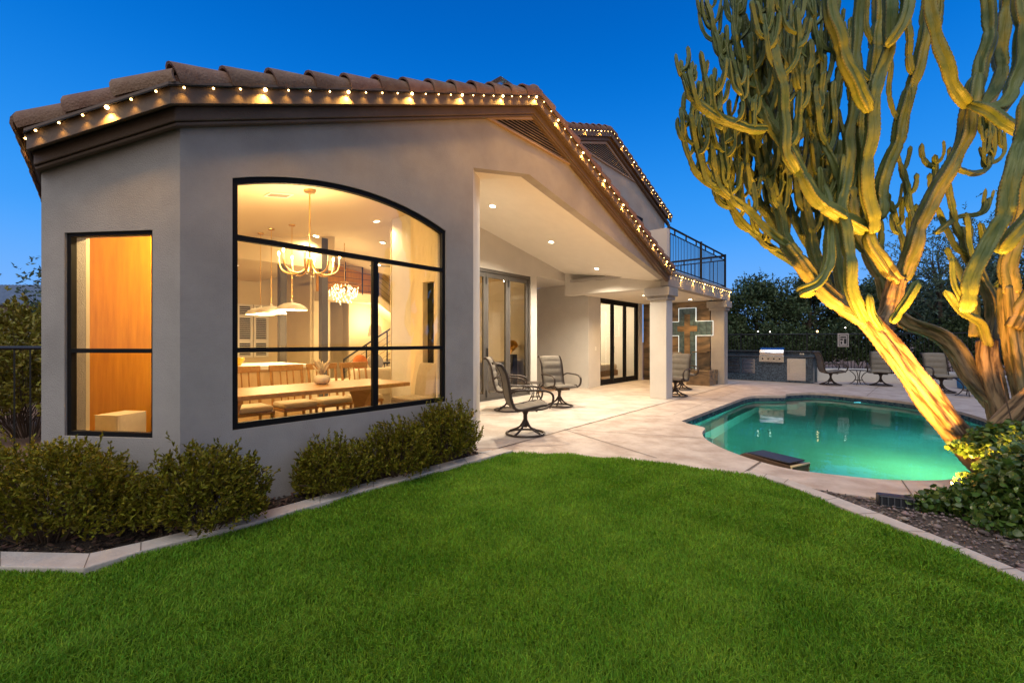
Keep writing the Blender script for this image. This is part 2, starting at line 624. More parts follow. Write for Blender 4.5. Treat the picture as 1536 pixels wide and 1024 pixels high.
def joint_line(a, b, w=0.012, z=0.0065):
    a, b = Vector(a), Vector(b)
    d = (b - a).normalized()
    nn = Vector((-d.y, d.x)) * w / 2
    jt.add([(*(a + nn), z), (*(a - nn), z), (*(b - nn), z), (*(b + nn), z)], [(0, 1, 2, 3)])


joint_line(G(846, 644), G(985, 682 + 5))
joint_line(G(846, 644), G(1052, 657))
joint_line(G(1113, 711), G(1141, 692.5), 0.02)
joint_line((H(0.25, -0.2).x, H(0.25, -0.2).y), (H(12.1, -0.2).x, H(12.1, -0.2).y), 0.016)
joint_line((H(4.0, -0.2).x, H(4.0, -0.2).y), (H(4.0, 2.9).x, H(4.0, 2.9).y), 0.006)
joint_line(G(1352, 720), G(1372, 748), 0.01)
joint_line(G(1010, 622), G(1110, 585), 0.008)
joint_line(G(1300, 594), G(1318, 579), 0.01)
jo = jt.build('deck_joint', M['joint'], deck, recalc=False)

# pool shell, tiled waterline, water
WZ = -0.13
rim = MB()
n = len(POOL_S)
b0 = offset_poly(POOL_S, 0.002)
low = offset_poly(POOL_S, -0.28)
steps = [(b0, 0.0 - 0.005, 1), (b0, -0.24, 1), (b0, -0.55, 0), (low, -0.56, 0), (low, -1.35, 0)]
for i in range(len(steps) - 1):
    pa, za, mi = steps[i]
    pb, zb, _ = steps[i + 1]
    rim.add([(*p, za) for p in pa] + [(*p, zb) for p in pb], [(j, (j + 1) % n, n + (j + 1) % n, n + j) for j in range(n)], 0 if i == 0 else 1)
tri = tessellate_polygon([[Vector((*p, 0)) for p in low]])
rim.add([(*p, -1.35) for p in low], [tuple(t) for t in tri], 1)
pool = tag(rim.build('pool_basin', [M['waterline'], M['plaster_pool']], recalc=False), kind='structure')
wt = MB()
tri = tessellate_polygon([[Vector((*p, 0)) for p in b0]])
wt.add([(*p, WZ) for p in b0], [tuple(t) for t in tri])
wo = tag(wt.build('water', M['water'], recalc=False), kind='structure')
if wo.data.polygons[0].normal.z < 0:
    wo.data.flip_normals()
PC = Vector((sum(p[0] for p in POOL_S) / n, sum(p[1] for p in POOL_S) / n, 0))

# planting beds and kerbs
bed = KERB_L_OUT + [(-0.40, 5.10), (-0.44, 5.52), (-1.6, 4.35), (-2.5, 3.4), (-3.7, 3.5), (-9, 3.6)]
tag(MB().prism(bed, -0.08, 0.012).build('mulch_bed', M['mulch']), kind='structure')
gr = KERB_R_OUT[2:] + [(9.0, -2.6), (9.0, 4.1)] + list(reversed(DECK_GRAVEL[1:]))
tag(MB().prism(gr, -0.08, -0.012).build('gravel_bed', M['gravel_bed']), kind='structure')


def kerb(inner, outer, h=0.035):
    mb = MB()
    k = len(inner)
    vs = []
    for a, b in zip(inner, outer):
        vs += [(*a, -0.08), (*a, h), (*b, h + 0.006), (*b, -0.08)]
    fs = []
    for i in range(k - 1):
        for j in range(4):
            fs.append((i * 4 + j, i * 4 + (j + 1) % 4, (i + 1) * 4 + (j + 1) % 4, (i + 1) * 4 + j))
    fs += [(0, 1, 2, 3), tuple((k - 1) * 4 + j for j in (3, 2, 1, 0))]
    mb.add(vs, fs)
    jm = MB()
    L = 0.0
    for i in range(k - 1):
        a0, a1 = Vector(inner[i]), Vector(inner[i + 1])
        c0, c1 = Vector(outer[i]), Vector(outer[i + 1])
        seg = (a1 - a0).length
        nn = max(1, int(round(seg / 0.42)))
        for q in range(1, nn + 1):
            t = q / nn
            a, c = a0.lerp(a1, t), c0.lerp(c1, t)
            e = (a1 - a0).normalized() * 0.003
            jm.add([(*(a - e), h + 0.0015), (*(a + e), h + 0.0015), (*(c + e), h + 0.0075), (*(c - e), h + 0.0075)], [(0, 1, 2, 3)])
    o = tag(mb.build('kerb', M['kerb'], bevel=0.008), kind='structure')
    jm.build('kerb_joint', M['joint'], o, recalc=False)
    return o


kerb(KERB_L_IN, KERB_L_OUT, 0.045)
kerb(KERB_R_IN, KERB_R_OUT, 0.03)

lawn_poly = KERB_L_IN + LAWN_EDGE[1:] + KERB_R_IN[1:] + [(-9, -2.6)]
tri = tessellate_polygon([[Vector((*p, 0)) for p in lawn_poly]])
tag(MB().add([(*p, -0.012) for p in lawn_poly], [tuple(t) for t in tri]).build('lawn', M['soil'], recalc=False), kind='structure')


# ------------------------------------------------------------------ grass
def in_poly(x, y, poly):
    px = np.array([p[0] for p in poly]); py = np.array([p[1] for p in poly])
    ins = np.zeros(len(x), dtype=bool)
    j = len(poly) - 1
    for i in range(len(poly)):
        c = ((py[i] > y) != (py[j] > y)) & (x < (px[j] - px[i]) * (y - py[i]) / (py[j] - py[i] + 1e-12) + px[i])
        ins ^= c
        j = i
    return ins


def make_grass():
    Np = 2300000
    x = RNG.uniform(-6.0, 4.6, Np); y = RNG.uniform(0.7, 6.2, Np)
    keep = in_poly(x, y, lawn_poly) & (np.abs(x) < 1.35 * y + 0.9)
    d = np.sqrt(x * x + y * y)
    keep &= RNG.random(Np) < np.clip((2.3 / d) ** 1.25, 0.12, 1.0)
    x, y, d = x[keep], y[keep], d[keep]
    n = len(x)
    # soft clumps: length and lean drift slowly over the lawn
    cl = 0.5 + 0.25 * np.sin(x * 9.1 + 2.1 * np.sin(y * 5.3)) + 0.25 * np.sin(y * 11.7 + 1.7 * np.sin(x * 7.9))
    big = 0.5 + 0.5 * np.sin(x * 2.3 + 1.3 * np.sin(y * 1.9) + 0.7)
    h = RNG.uniform(0.026, 0.054, n) * (0.55 + 0.65 * cl)
    w = RNG.uniform(0.0013, 0.0026, n) * np.clip((d / 2.3) ** 0.75, 1, 2.4)
    th = RNG.uniform(0, 2 * PI, n)
    ln = h * RNG.uniform(0.15, 1.0, n)
    lx = np.cos(th) * ln + 0.012 * (cl - 0.5); ly = np.sin(th) * ln + 0.012 * (big - 0.5)
    fa = RNG.uniform(0, 2 * PI, n)
    wx, wy = np.cos(fa) * w, np.sin(fa) * w
    z0 = np.full(n, -0.014)
    V = np.stack([
        np.stack([x - wx, y - wy, z0], 1), np.stack([x + wx, y + wy, z0], 1),
        np.stack([x - wx * .8 + lx * .35, y - wy * .8 + ly * .35, h * .62], 1), np.stack([x + wx * .8 + lx * .35, y + wy * .8 + ly * .35, h * .62], 1),
        np.stack([x + lx, y + ly, h * (1 - 0.25 * ln / h)], 1)], 1).reshape(-1, 3)
    b = (np.arange(n) * 5)[:, None]
    Fa = np.concatenate([b + np.array([[0, 1, 3]]), b + np.array([[0, 3, 2]]), b + np.array([[2, 3, 4]])], 0)
    m = leaf_mat('grass_blade', (0.115, 0.265, 0.012), 0.6, col2=(0.23, 0.395, 0.028), vscale=1.7, detail=8, island=0.42, trans=0.35, spec=0.2)
    o = raw_mesh('grass', V, Fa, m)
    tag(o, 'short bright green lawn grass filling the foreground', 'grass', kind='stuff')


make_grass()


def scatter_chips():
    n = 11000
    x = RNG.uniform(-5.2, 0.0, n); y = RNG.uniform(2.5, 5.6, n)
    k = in_poly(x, y, bed)
    x, y = x[k], y[k]; n = len(x)
    L = RNG.uniform(0.008, 0.028, n); W = RNG.uniform(0.004, 0.010, n)
    th = RNG.uniform(0, 2 * PI, n); tl = RNG.uniform(-0.5, 0.5, n)
    z = RNG.uniform(0.014, 0.038, n)
    c, s = np.cos(th), np.sin(th)
    def P(a, b_, dz): return np.stack([x + c * a - s * b_, y + s * a + c * b_, z + dz], 1)
    V = np.stack([P(-L, -W, -tl * L), P(L, -W, tl * L), P(L, W, tl * L + 0.003), P(-L, W, -tl * L + 0.003),
                  P(-L * .9, -W * .8, -tl * L - .006), P(L * .9, -W * .8, tl * L - .006)], 1).reshape(-1, 3)
    b = (np.arange(n) * 6)[:, None]
    Fa = np.concatenate([b + np.array([[0, 1, 2, 3]]), b + np.array([[0, 4, 5, 1]])], 0)
    tag(raw_mesh('bark_mulch', V, Fa, M['chip']), 'dark bark mulch spread under the clipped shrubs by the house', 'mulch', kind='stuff')


scatter_chips()


def scatter_pebbles():
    n = 13000
    x = RNG.uniform(2.2, 7.0, n); y = RNG.uniform(1.2, 4.6, n)
    k = in_poly(x, y, gr)
    x, y = x[k], y[k]; n = len(x)
    r = RNG.uniform(0.006, 0.015, n) * np.where(RNG.random(n) < 0.02, 2.2, 1)
    oc = np.array([[1, 0, 0], [0, 1, 0], [-1, 0, 0], [0, -1, 0], [0, 0, 1], [0, 0, -1], [.62, .62, .45], [-.62, .62, .45], [-.62, -.62, .45], [.62, -.62, .45]])
    fc = np.array([[0, 6, 4], [6, 1, 4], [1, 7, 4], [7, 2, 4], [2, 8, 4], [8, 3, 4], [3, 9, 4], [9, 0, 4],
                   [0, 1, 6], [1, 2, 7], [2, 3, 8], [3, 0, 9], [1, 0, 5], [2, 1, 5], [3, 2, 5], [0, 3, 5]])
    th = RNG.uniform(0, 2 * PI, n)
    sx, sy, sz = RNG.uniform(.7, 1.3, n), RNG.uniform(.7, 1.3, n), RNG.uniform(.5, .9, n)
    q = oc[None] * np.stack([sx, sy, sz], 1)[:, None, :] * r[:, None, None] * RNG.uniform(.8, 1.2, (n, len(oc), 1))
    c, s = np.cos(th)[:, None], np.sin(th)[:, None]
    X = q[..., 0] * c - q[..., 1] * s + x[:, None]
    Y = q[..., 0] * s + q[..., 1] * c + y[:, None]
    Z = q[..., 2] + (-0.010 + r * 0.5 + RNG.uniform(0, 0.012, n))[:, None]
    V = np.stack([X, Y, Z], -1).reshape(-1, 3)
    Fa = (np.arange(n) * len(oc))[:, None, None] + fc[None]
    tag(raw_mesh('gravel', V, Fa.reshape(-1, 3), M['pebble']), 'brown gravel between the lawn kerb and the pool deck', 'gravel', kind='stuff')


scatter_pebbles()

# low hill on the skyline left of the house
hl = MB()
pts = []
nx = 40
for i in range(nx + 1):
    u = i / nx
    x = -420 + 300 * u
    hgt = 36 * math.exp(-((u - 0.20) / 0.16) ** 2) + 12 * math.exp(-((u - 0.85) / 0.15) ** 2) + 2.2 * math.sin(u * 23) + 1.2 * math.sin(u * 51 + 1)
    pts.append((x, hgt + 8))
vs = []
for row, (yy, k) in enumerate([(260, 0.0), (275, 0.5), (300, 1.0), (360, 0.2)]):
    for x, z in pts:
        vs.append((x + 4 * math.sin(row * 2 + x * .05), yy + 5 * math.sin(x * 0.08 + row), -3 + z * k))
fs = [(r * (nx + 1) + i, r * (nx + 1) + i + 1, (r + 1) * (nx + 1) + i + 1, (r + 1) * (nx + 1) + i) for r in range(3) for i in range(nx)]
M['hill'] = mat('hill_scrub', (0.018, 0.035, 0.022), 0.95, col2=(0.045, 0.06, 0.04), vscale=0.15)
tag(hl.add(vs, fs).build('hill', M['hill'], smooth=True), kind='structure')
# ------------------------------------------------------------------ the house
house = thing('house', 'grey stucco house with a gabled tile roof, arched dining window and lit covered patio', 'house', P0, HA)
SC, SR, ZPK, KL, KR = -2.994, 1.12, 4.70, 0.405, 0.362
DL = Vector((-0.56, 0.8287, 0)).normalized()          # left bay wall, from its corner
NL = Vector((0.8287, 0.56, 0)).normalized()           # its inward normal
LL = 1.17
CB = Vector((SC, 0, 0))
DB = CB + DL * LL
D3 = Vector((0.094, 0.9957, 0)).normalized()
EB = DB + D3 * 8.6


def zb(s):
    """underside of the fascia over the gable"""
    return ZPK - (KL * (SR - s) if s < SR else KR * (s - SR))


def zceil(s):
    return 3.62 - 0.17 * (SR - s) if s < SR else 3.62 - 0.17 * (s - SR)


def fz(a, b, d): return (a, d, b)                      # plate in the gable plane
def fL(a, b, d): q = CB + DL * a + NL * d; return (q.x, q.y, b)
def fn_s(s0): return lambda a, b, d: (s0 + d, a, b)    # plate across the house


def arc_window(s0, s1, z0, zs, rise, n=16):
    w = s1 - s0
    R = (w * w / 4 + rise * rise) / (2 * rise)
    cz = zs + rise - R
    cs = (s0 + s1) / 2
    a0 = math.asin(w / 2 / R)
    top = [(cs + R * math.sin(a), cz + R * math.cos(a)) for a in [a0 - 2 * a0 * i / n for i in range(n + 1)]]
    return [(s0, z0), (s1, z0)] + top


WS0, WS1, WZ0, WZS, WRI = -2.655, -0.445, 0.645, 2.645, 0.20
win_hole = arc_window(WS0, WS1, WZ0, WZS, WRI)
OPEN = [(0, 3.52), (SR, 3.76), (6.18, 2.80)]
outer = [(SC, -0.08), (0, -0.08)] + OPEN + [(6.22, zb(6.22)), (SR, ZPK), (SC, zb(SC))]
VENT = [(0.14, 4.215), (2.42, 4.20), (1.24, 4.62)]
gw = MB().plate(outer, [win_hole], 0.0, 0.15, fz)
gw.build('gable_wall', M['stucco'], house)
LW0, LW1, LZ0, LZ1 = 0.225, 0.968, 0.634, 2.175
lw_hole = [(LW0, LZ0), (LW1, LZ0), (LW1, LZ1), (LW0, LZ1)]
bw = MB().plate([(0, -0.08), (LL, -0.08), (LL, zb(DB.x)), (0, zb(SC))], [lw_hole], 0.0, 0.15, fL)
bw.build('bay_wall', M['stucco'], house)
sw = MB()
nb = Vector((D3.y, -D3.x, 0))
sw.plate([(0, -0.08), (8.6, -0.08), (8.6, zb(EB.x)), (0, zb(DB.x))], [], 0.0, 0.15,
         lambda a, b, d: tuple((DB + D3 * a + nb * d).to_2d()) + (b,))
sw.build('side_wall', M['stucco'], house)
# chamfered jamb of the patio, and the patio's own walls
JD = Vector((0.9, 0.78, 0))
jn = Vector((-0.655, 0.756, 0))
jm = MB().plate([(0.0, -0.08), (JD.length, -0.08), (JD.length, 3.95), (0.0, 3.54)], [], 0.0, 0.14,
                lambda a, b, d: tuple((JD.normalized() * a + Vector((0.0, 0.001, 0)) + jn * d).to_2d()) + (b,))
jm.plate([(0.79, -0.08), (2.9, -0.08), (2.9, 4.25), (0.79, 4.0)], [], -0.12, 0.0, fn_s(0.9))
jm.build('patio_side_wall', M['stucco_white'], house)
TD = 2.9
door_hole = [(0.95, 0.012), (4.85, 0.012), (4.85, 2.98), (0.95, 2.98)]
bk = MB().plate([(0.88, -0.05), (5.10, -0.05), (5.10, 3.02), (7.22, 3.02), (7.22, 3.12), (SR, 4.32), (0.9, 4.27)], [door_hole], TD, TD + 0.16, fz)
bk.build('patio_back_wall', M['stucco_white'], house)
nw = MB()
nw.plate([(TD + 0.17, -0.05), (5.2, -0.05), (5.2, 3.02), (TD + 0.17, 3.02)], [], -0.2, 0.0, fn_s(5.10))     # return beside the doors
nw.plate([(2.66, -0.05), (5.2, -0.05), (5.2, 3.02), (2.66, 3.02)], [], 0.0, 0.19, fn_s(7.225))                # niche wall
nw.box(5.1, 7.22, 5.2, 5.3, -0.05, 3.0)
nw.box(5.1, 7.22, TD + 0.17, 5.2, 3.025, 3.10)
nw.build('niche_wall', M['stucco_white'], house)
bed_hole = [(7.92, 0.012), (10.62, 0.012), (10.62, 2.70), (7.92, 2.70)]
bl = MB().plate([(7.42, -0.05), (10.9, -0.05), (10.9, 2.95), (7.42, 2.95)], [bed_hole], 2.66, 2.82, fz)
bl.build('bedroom_wall', M['stucco_white'], house)

# patio vault, porch soffit
pc = MB()
zc = lambda s, t=0.0: 3.765 - (0.214 * (SR - s) if s < SR else 0.19 * (s - SR)) + 0.16 * t
for a, b in ((-0.0, SR), (SR, 6.36)):
    t0 = 0.152
    vs = [(a, t0, zc(a)), (b, t0, zc(b)), (b, 2.9, zc(b, 2.9)), (a, 2.9, zc(a, 2.9))]
    pc.add(vs + [(x, y, z + 0.05) for x, y, z in vs], [(0, 1, 2, 3), (7, 6, 5, 4), (0, 4, 5, 1), (1, 5, 6, 2), (2, 6, 7, 3), (3, 7, 4, 0)])
pc.build('patio_ceiling', M['patio_ceiling'], house)
so = MB().box(6.665, 11.3, 0.16, 2.655, 2.66, 2.74)
so.build('porch_ceiling', M['patio_ceiling'], house)
bm_ = MB()
bm_.add([(6.36, .14, 2.62), (6.66, .14, 2.62), (6.66, 2.897, 2.62), (6.36, 2.897, 2.62), (6.36, .14, 2.83), (6.66, .14, 2.83), (6.66, 2.897, 3.32), (6.36, 2.897, 3.32)], [(3, 2, 1, 0), (4, 5, 6, 7), (0, 1, 5, 4), (1, 2, 6, 5), (2, 3, 7, 6), (3, 0, 4, 7)])
bm_.build('beam', M['stucco_white'], house, bevel=0.006)
pb = MB()
pb.box(6.24, 11.42, -0.06, 0.135, 2.64, 2.95)
pb.box(11.24, 11.42, 0.14, 2.655, 2.64, 2.95)
pb.build('porch_band', M['stucco'], house, bevel=0.006)
pl = MB()
pl.box(6.24, 11.46, -0.10, 2.65, 2.953, 3.02)
pl.build('balcony_slab', M['stucco'], house)


def column(s, t, w=0.38, d=0.40):
    c = MB()
    c.box(s, s + w, t, t + d, 0.004, 2.33)
    c.build('column', M['stucco'] if s > 8 else M['stucco_white'], house, bevel=0.006)
    k = MB()
    k.box(s - .05, s + w + .05, t - .05, t + d + .05, 2.33, 2.42)
    k.box(s - .10, s + w + .10, t - .10, t + d + .10, 2.42, 2.617)
    k.build('capital', M['stucco'], house, bevel=0.008)


column(6.26, 0.0)
column(10.92, -0.02)

# tiled wall with the lit cross at the end of the porch
def slate_mat():
    m, nt, b = nodes_of('slate_wall')
    N, L = nt.nodes, nt.links
    tc = N.new('ShaderNodeTexCoord'); mp = N.new('ShaderNodeMapping'); mp.inputs['Scale'].default_value = (1, 0.45, 1.5)
    L.new(tc.outputs['Object'], mp.inputs['Vector'])
    nz = N.new('ShaderNodeTexNoise'); nz.inputs['Scale'].default_value = 2.6; nz.inputs['Detail'].default_value = 9; nz.inputs['Distortion'].default_value = 1.4
    L.new(mp.outputs['Vector'], nz.inputs['Vector'])
    rp = N.new('ShaderNodeValToRGB')
    rp.color_ramp.elements[0].position = 0.35; rp.color_ramp.elements[0].color = (0.065, 0.05, 0.035, 1)
    rp.color_ramp.elements[1].position = 0.68; rp.color_ramp.elements[1].color = (0.25, 0.16, 0.085, 1)
    L.new(nz.outputs['Fac'], rp.inputs['Fac']); L.new(rp.outputs['Color'], b.inputs['Base Color'])
    b.inputs['Roughness'].default_value = 0.22
    bp = N.new('ShaderNodeBump'); bp.inputs['Strength'].default_value = 0.25; L.new(nz.outputs['Fac'], bp.inputs['Height']); L.new(bp.outputs['Normal'], b.inputs['Normal'])
    return m


M['slate'] = slate_mat()
M['glass_block'] = mat('glass_block', (0.025, 0.05, 0.075), 0.12, col2=(0.09, 0.15, 0.18), vscale=9, bump=0.4, bscale=14)
cs = MB().plate([(0.42, 0.004), (2.655, 0.004), (2.655, 2.655), (0.42, 2.655)], [], 0.0, 0.18, fn_s(10.96))
sl_ = cs.build('slate_wall', M['slate'], house)
cx, cw, ah = 1.12, 0.27, 0.80         # cross centre (t), half width of the post, arm reach
zt, za1, za0, zl = 2.44, 2.00, 1.55, 0.28
cr_out = [(cx - cw, zl), (cx - cw, za0), (cx - ah, za0), (cx - ah, za1), (cx - cw, za1), (cx - cw, zt), (cx + cw, zt), (cx + cw, za1), (cx + ah, za1), (cx + ah, za0), (cx + cw, za0), (cx + cw, zl)]
led = MB().plate(offset_poly(cr_out, 0.02), [cr_out], -0.05, 0.0, fn_s(10.955))
led.build('cross_light', M['led'], house)
cb = MB().plate(cr_out, [], -0.035, 0.0, fn_s(10.955))
cross = cb.build('cross', M['glass_block'], house)
gr_ = MB()
inner = MB().plate([(cx - .09, zl), (cx - .09, 1.68), (cx - .32, 1.68), (cx - .32, 1.86), (cx - .09, 1.86), (cx - .09, zt - .2), (cx + .09, zt - .2), (cx + .09, 1.86), (cx + .32, 1.86), (cx + .32, 1.68), (cx + .09, 1.68), (cx + .09, zl)], [], -0.05, -0.036, fn_s(10.955))
inner.build('cross_inlay', M['slate'], cross)
for k in range(13):
    z = zl + k * (zt - zl) / 12
    a, b = (cx - cw, cx + cw)
    gr_.box(10.916, 10.9195, a, b, z - .004, z + .004)
for k in range(9):
    t = cx - ah + k * 2 * ah / 8
    gr_.box(10.916, 10.9195, t - .004, t + .004, za0, za1)
gr_.build('cross_grout', M['dark'], cross)
bn = MB()
bn.box(10.06, 10.90, 0.16, 0.86, 0.004, 0.47)
bn.build('bench', M['slate'], house, bevel=0.012)
sh = MB().box(10.62, 10.955, 0.45, 0.86, 1.0, 1.03)
sh.build('shelf', M['slate'], house)

# ------------------------------------------------------------------ eaves
SIDE = 0.35
PATH = [EB, DB, CB, Vector((SR, 0, 0)), Vector((6.22, 0, 0))]


def eave_nodes(o):
    """path moved outwards by o with mitred corners"""
    out = []
    for i, p in enumerate(PATH):
        d1 = (PATH[i] - PATH[i - 1]).normalized() if i else None
        d2 = (PATH[i + 1] - PATH[i]).normalized() if i < len(PATH) - 1 else None
        n1 = Vector((d1.y, -d1.x, 0)) if d1 else None
        n2 = Vector((d2.y, -d2.x, 0)) if d2 else None
        o1 = o * SIDE if i == 1 else o
        if n1 is None: q = p + n2 * o * SIDE
        elif n2 is None: q = p + n1 * o
        elif abs(n1.cross(n2).z) < 1e-3: q = p + n2 * o
        else:
            c = n1.dot(n2)                                 # meet of the two offset lines
            ka = (o1 - o * c) / (1 - c * c); kb = (o - o1 * c) / (1 - c * c)
            q = p + n1 * ka + n2 * kb
        out.append(q)
    return out


def eave_strip(o0, o1, dz0, dz1, mb):
    a, b = eave_nodes(o0), eave_nodes(o1)
    vs = []
    for p, q in zip(a, b):
        vs += [(p.x, p.y, zb(p.x) + dz0), (q.x, q.y, zb(q.x) + dz0), (q.x, q.y, zb(q.x) + dz1), (p.x, p.y, zb(p.x) + dz1)]
    k = len(a)
    fs = [(i * 4 + j, i * 4 + (j + 1) % 4, (i + 1) * 4 + (j + 1) % 4, (i + 1) * 4 + j) for i in range(k - 1) for j in range(4)]
    fs += [(0, 1, 2, 3), ((k - 1) * 4 + 3, (k - 1) * 4 + 2, (k - 1) * 4 + 1, (k - 1) * 4)]
    mb.add(vs, fs)


e = MB()
eave_strip(0.140, 0.180, -0.005, 0.115, e)
e.build('fascia', M['trim'], house, bevel=0.004)
e = MB(); eave_strip(0.135, 0.212, 0.118, 0.138, e)
e.build('drip_edge', M['trim'], house)
e = MB(); eave_strip(0.002, 0.139, 0.012, 0.03, e)
e.build('soffit', M['trim'], house)
e = MB(); eave_strip(0.001, 0.095, -0.095, 0.010, e); eave_strip(0.0015, 0.075, -0.125, -0.097, e)
e.build('cornice', M['trim'], house, bevel=0.01)

# roof planes
def zroof(s, t): return zb(s) + 0.142 + (max(0, t) * .17 * (s - SR) / 5.2 if s > SR else 0)


rf = MB()
nd = eave_nodes(0.20)
left = [nd[0], nd[1], nd[2], Vector((SR, nd[3].y, 0)), Vector((SR, 8.6, 0))]
right = [Vector((SR, nd[3].y, 0)), nd[4] + Vector((0.1, 0, 0)), Vector((6.32, 2.68, 0)), Vector((SR, 2.68, 0))]
for poly in (left, right):
    tri = tessellate_polygon([[Vector((p.x, p.y, 0)) for p in poly]])
    k = len(poly)
    rf.add([(p.x, p.y, zroof(p.x, p.y)) for p in poly] + [(p.x, p.y, zroof(p.x, p.y) + 0.043) for p in poly],
           [tuple(t) for t in tri] + [tuple(i + k for i in t) for t in tri] + [(i, (i + 1) % k, k + (i + 1) % k, k + i) for i in range(k)])
# corrugation of barrel tiles running down the slopes
for s_from, s_to, t0, t1 in ((SR - 0.1, -3.3, 0.9, 8.4), (SR + 0.1, 6.2, 0.25, 2.6)):
    tt = t0
    while tt < t1:
        rf.tube([(s_from, tt, zroof(s_from, tt) + 0.045), (s_to, tt, zroof(s_to, tt) + 0.045)], 0.075, 8)
        tt += 0.24
roof = rf.build('roof', M['tile'], house)


def rake_tiles(nodes, zf, mb, dirs=None, L=0.36, r=0.098, rise=0.165):
    """overlapping half-barrel tiles along a rake; each piece is flared at its lower end"""
    for i in range(len(nodes) - 1):
        a = Vector((nodes[i].x, nodes[i].y, zf(nodes[i].x) + rise))
        b = Vector((nodes[i + 1].x, nodes[i + 1].y, zf(nodes[i + 1].x) + rise))
        n = max(1, int(round((b - a).length / L)))
        up = b.z > a.z
        for k in range(n):
            p, q = a.lerp(b, k / n), a.lerp(b, (k + 1) / n)
            lo, hi = (p, q) if up else (q, p)
            d = (hi - lo).normalized()
            hi = hi + d * 0.07
            lo = lo + Vector((0, 0, 0.020 + random.uniform(-.006, .008)))
            hi = hi + Vector((0, 0, -0.012))
            side = d.cross(Vector((0, 0, 1))).normalized()
            u = side.cross(d).normalized()
            m = 10
            vs = []
            for c, rr in ((lo, r * 1.10), (lo, r * 1.10 - .018), (hi, r * 0.86 - .018), (hi, r * 0.86)):
                for j in range(m + 1):
                    an = -0.55 + (PI + 1.1) * j / m
                    vs.append(c + side * math.cos(an) * rr + u * math.sin(an) * rr)
            w = m + 1
            fs = []
            for s_ in range(4):
                o0, o1 = s_ * w, ((s_ + 1) % 4) * w
                fs += [(o0 + j, o0 + j + 1, o1 + j + 1, o1 + j) for j in range(m)]
            fs += [(0, w, 2 * w, 3 * w), (m, w + m, 2 * w + m, 3 * w + m)]
            mb.add(vs, fs)


rk = MB()
nn = eave_nodes(0.125)
rake_tiles([nn[0], nn[1], nn[2]], zb, rk)
rake_tiles([nn[2], nn[3]], zb, rk)
rake_tiles([nn[3], nn[4]], zb, rk)
rk.ball((SR, nn[3].y + 0.05, ZPK + 0.2), 0.115, 12)
rk.build('rake_tile', M['tile'], roof, smooth=True, angle=50)
# ridge
rd = MB()
for k in range(22):
    t = 0.1 + k * 0.4
    rd.tube([(SR, t, zb(SR) + 0.20), (SR, t + 0.44, zb(SR) + 0.185)], [0.115, 0.095], 12)
rd.build('ridge_tile', M['tile'], roof, smooth=True, angle=50)
vt = MB()
vt.box(1.56, 1.74, 0.95, 1.13, zb(1.65) + 0.15, 5.70)
vt.add([(1.50, 0.89, 5.70), (1.80, 0.89, 5.70), (1.80, 1.19, 5.70), (1.50, 1.19, 5.70), (1.65, 1.04, 5.83)], [(3, 2, 1, 0), (0, 1, 4), (1, 2, 4), (2, 3, 4), (3, 0, 4)])
vt.build('flue_cap', M['steel'], roof)


def gable_vent(pts, t, n, name):
    """triangular louvred vent: frame on the wall, slats sloping inside"""
    (a0, z0), (a1, z1), (ap, zp) = pts
    tri_o = [(a0, z0), (a1, z1), (ap, zp)]
    cxm = sum(p[0] for p in tri_o) / 3; czm = sum(p[1] for p in tri_o) / 3
    tri_i = [(cxm + (p[0] - cxm) * 0.86, czm + (p[1] - czm) * 0.86) for p in tri_o]
    f = MB().plate(tri_o, [tri_i], t - 0.045, t - 0.002, fz)
    fr_ = f.build(name, M['louver'], house)
    b = MB().plate(tri_i, [], t - 0.006, t - 0.003, fz)
    b.build('vent_back', M['dark'], fr_)
    s = MB()
    zb0 = (tri_i[0][1] + tri_i[1][1]) / 2; zt0 = tri_i[2][1]
    for k in range(n):
        z = zb0 + (zt0 - zb0) * (k + 0.35) / n
        f1 = (z - zb0) / (zt0 - zb0)
        l = tri_i[0][0] + (tri_i[2][0] - tri_i[0][0]) * f1
        r_ = tri_i[1][0] + (tri_i[2][0] - tri_i[1][0]) * f1
        h = (zt0 - zb0) / n
        s.add([(l, t - 0.036, z), (r_, t - 0.036, z), (r_, t - 0.008, z + h * .62), (l, t - 0.008, z + h * .62),
               (l, t - 0.036, z + .006), (r_, t - 0.036, z + .006), (r_, t - 0.008, z + h * .62 + .006), (l, t - 0.008, z + h * .62 + .006)],
              [(0, 1, 2, 3), (7, 6, 5, 4), (0, 4, 5, 1), (1, 5, 6, 2), (2, 6, 7, 3), (3, 7, 4, 0)])
    s.build('louver', M['louver'], fr_)


gable_vent(VENT, 0.0, 9, 'gable_vent')

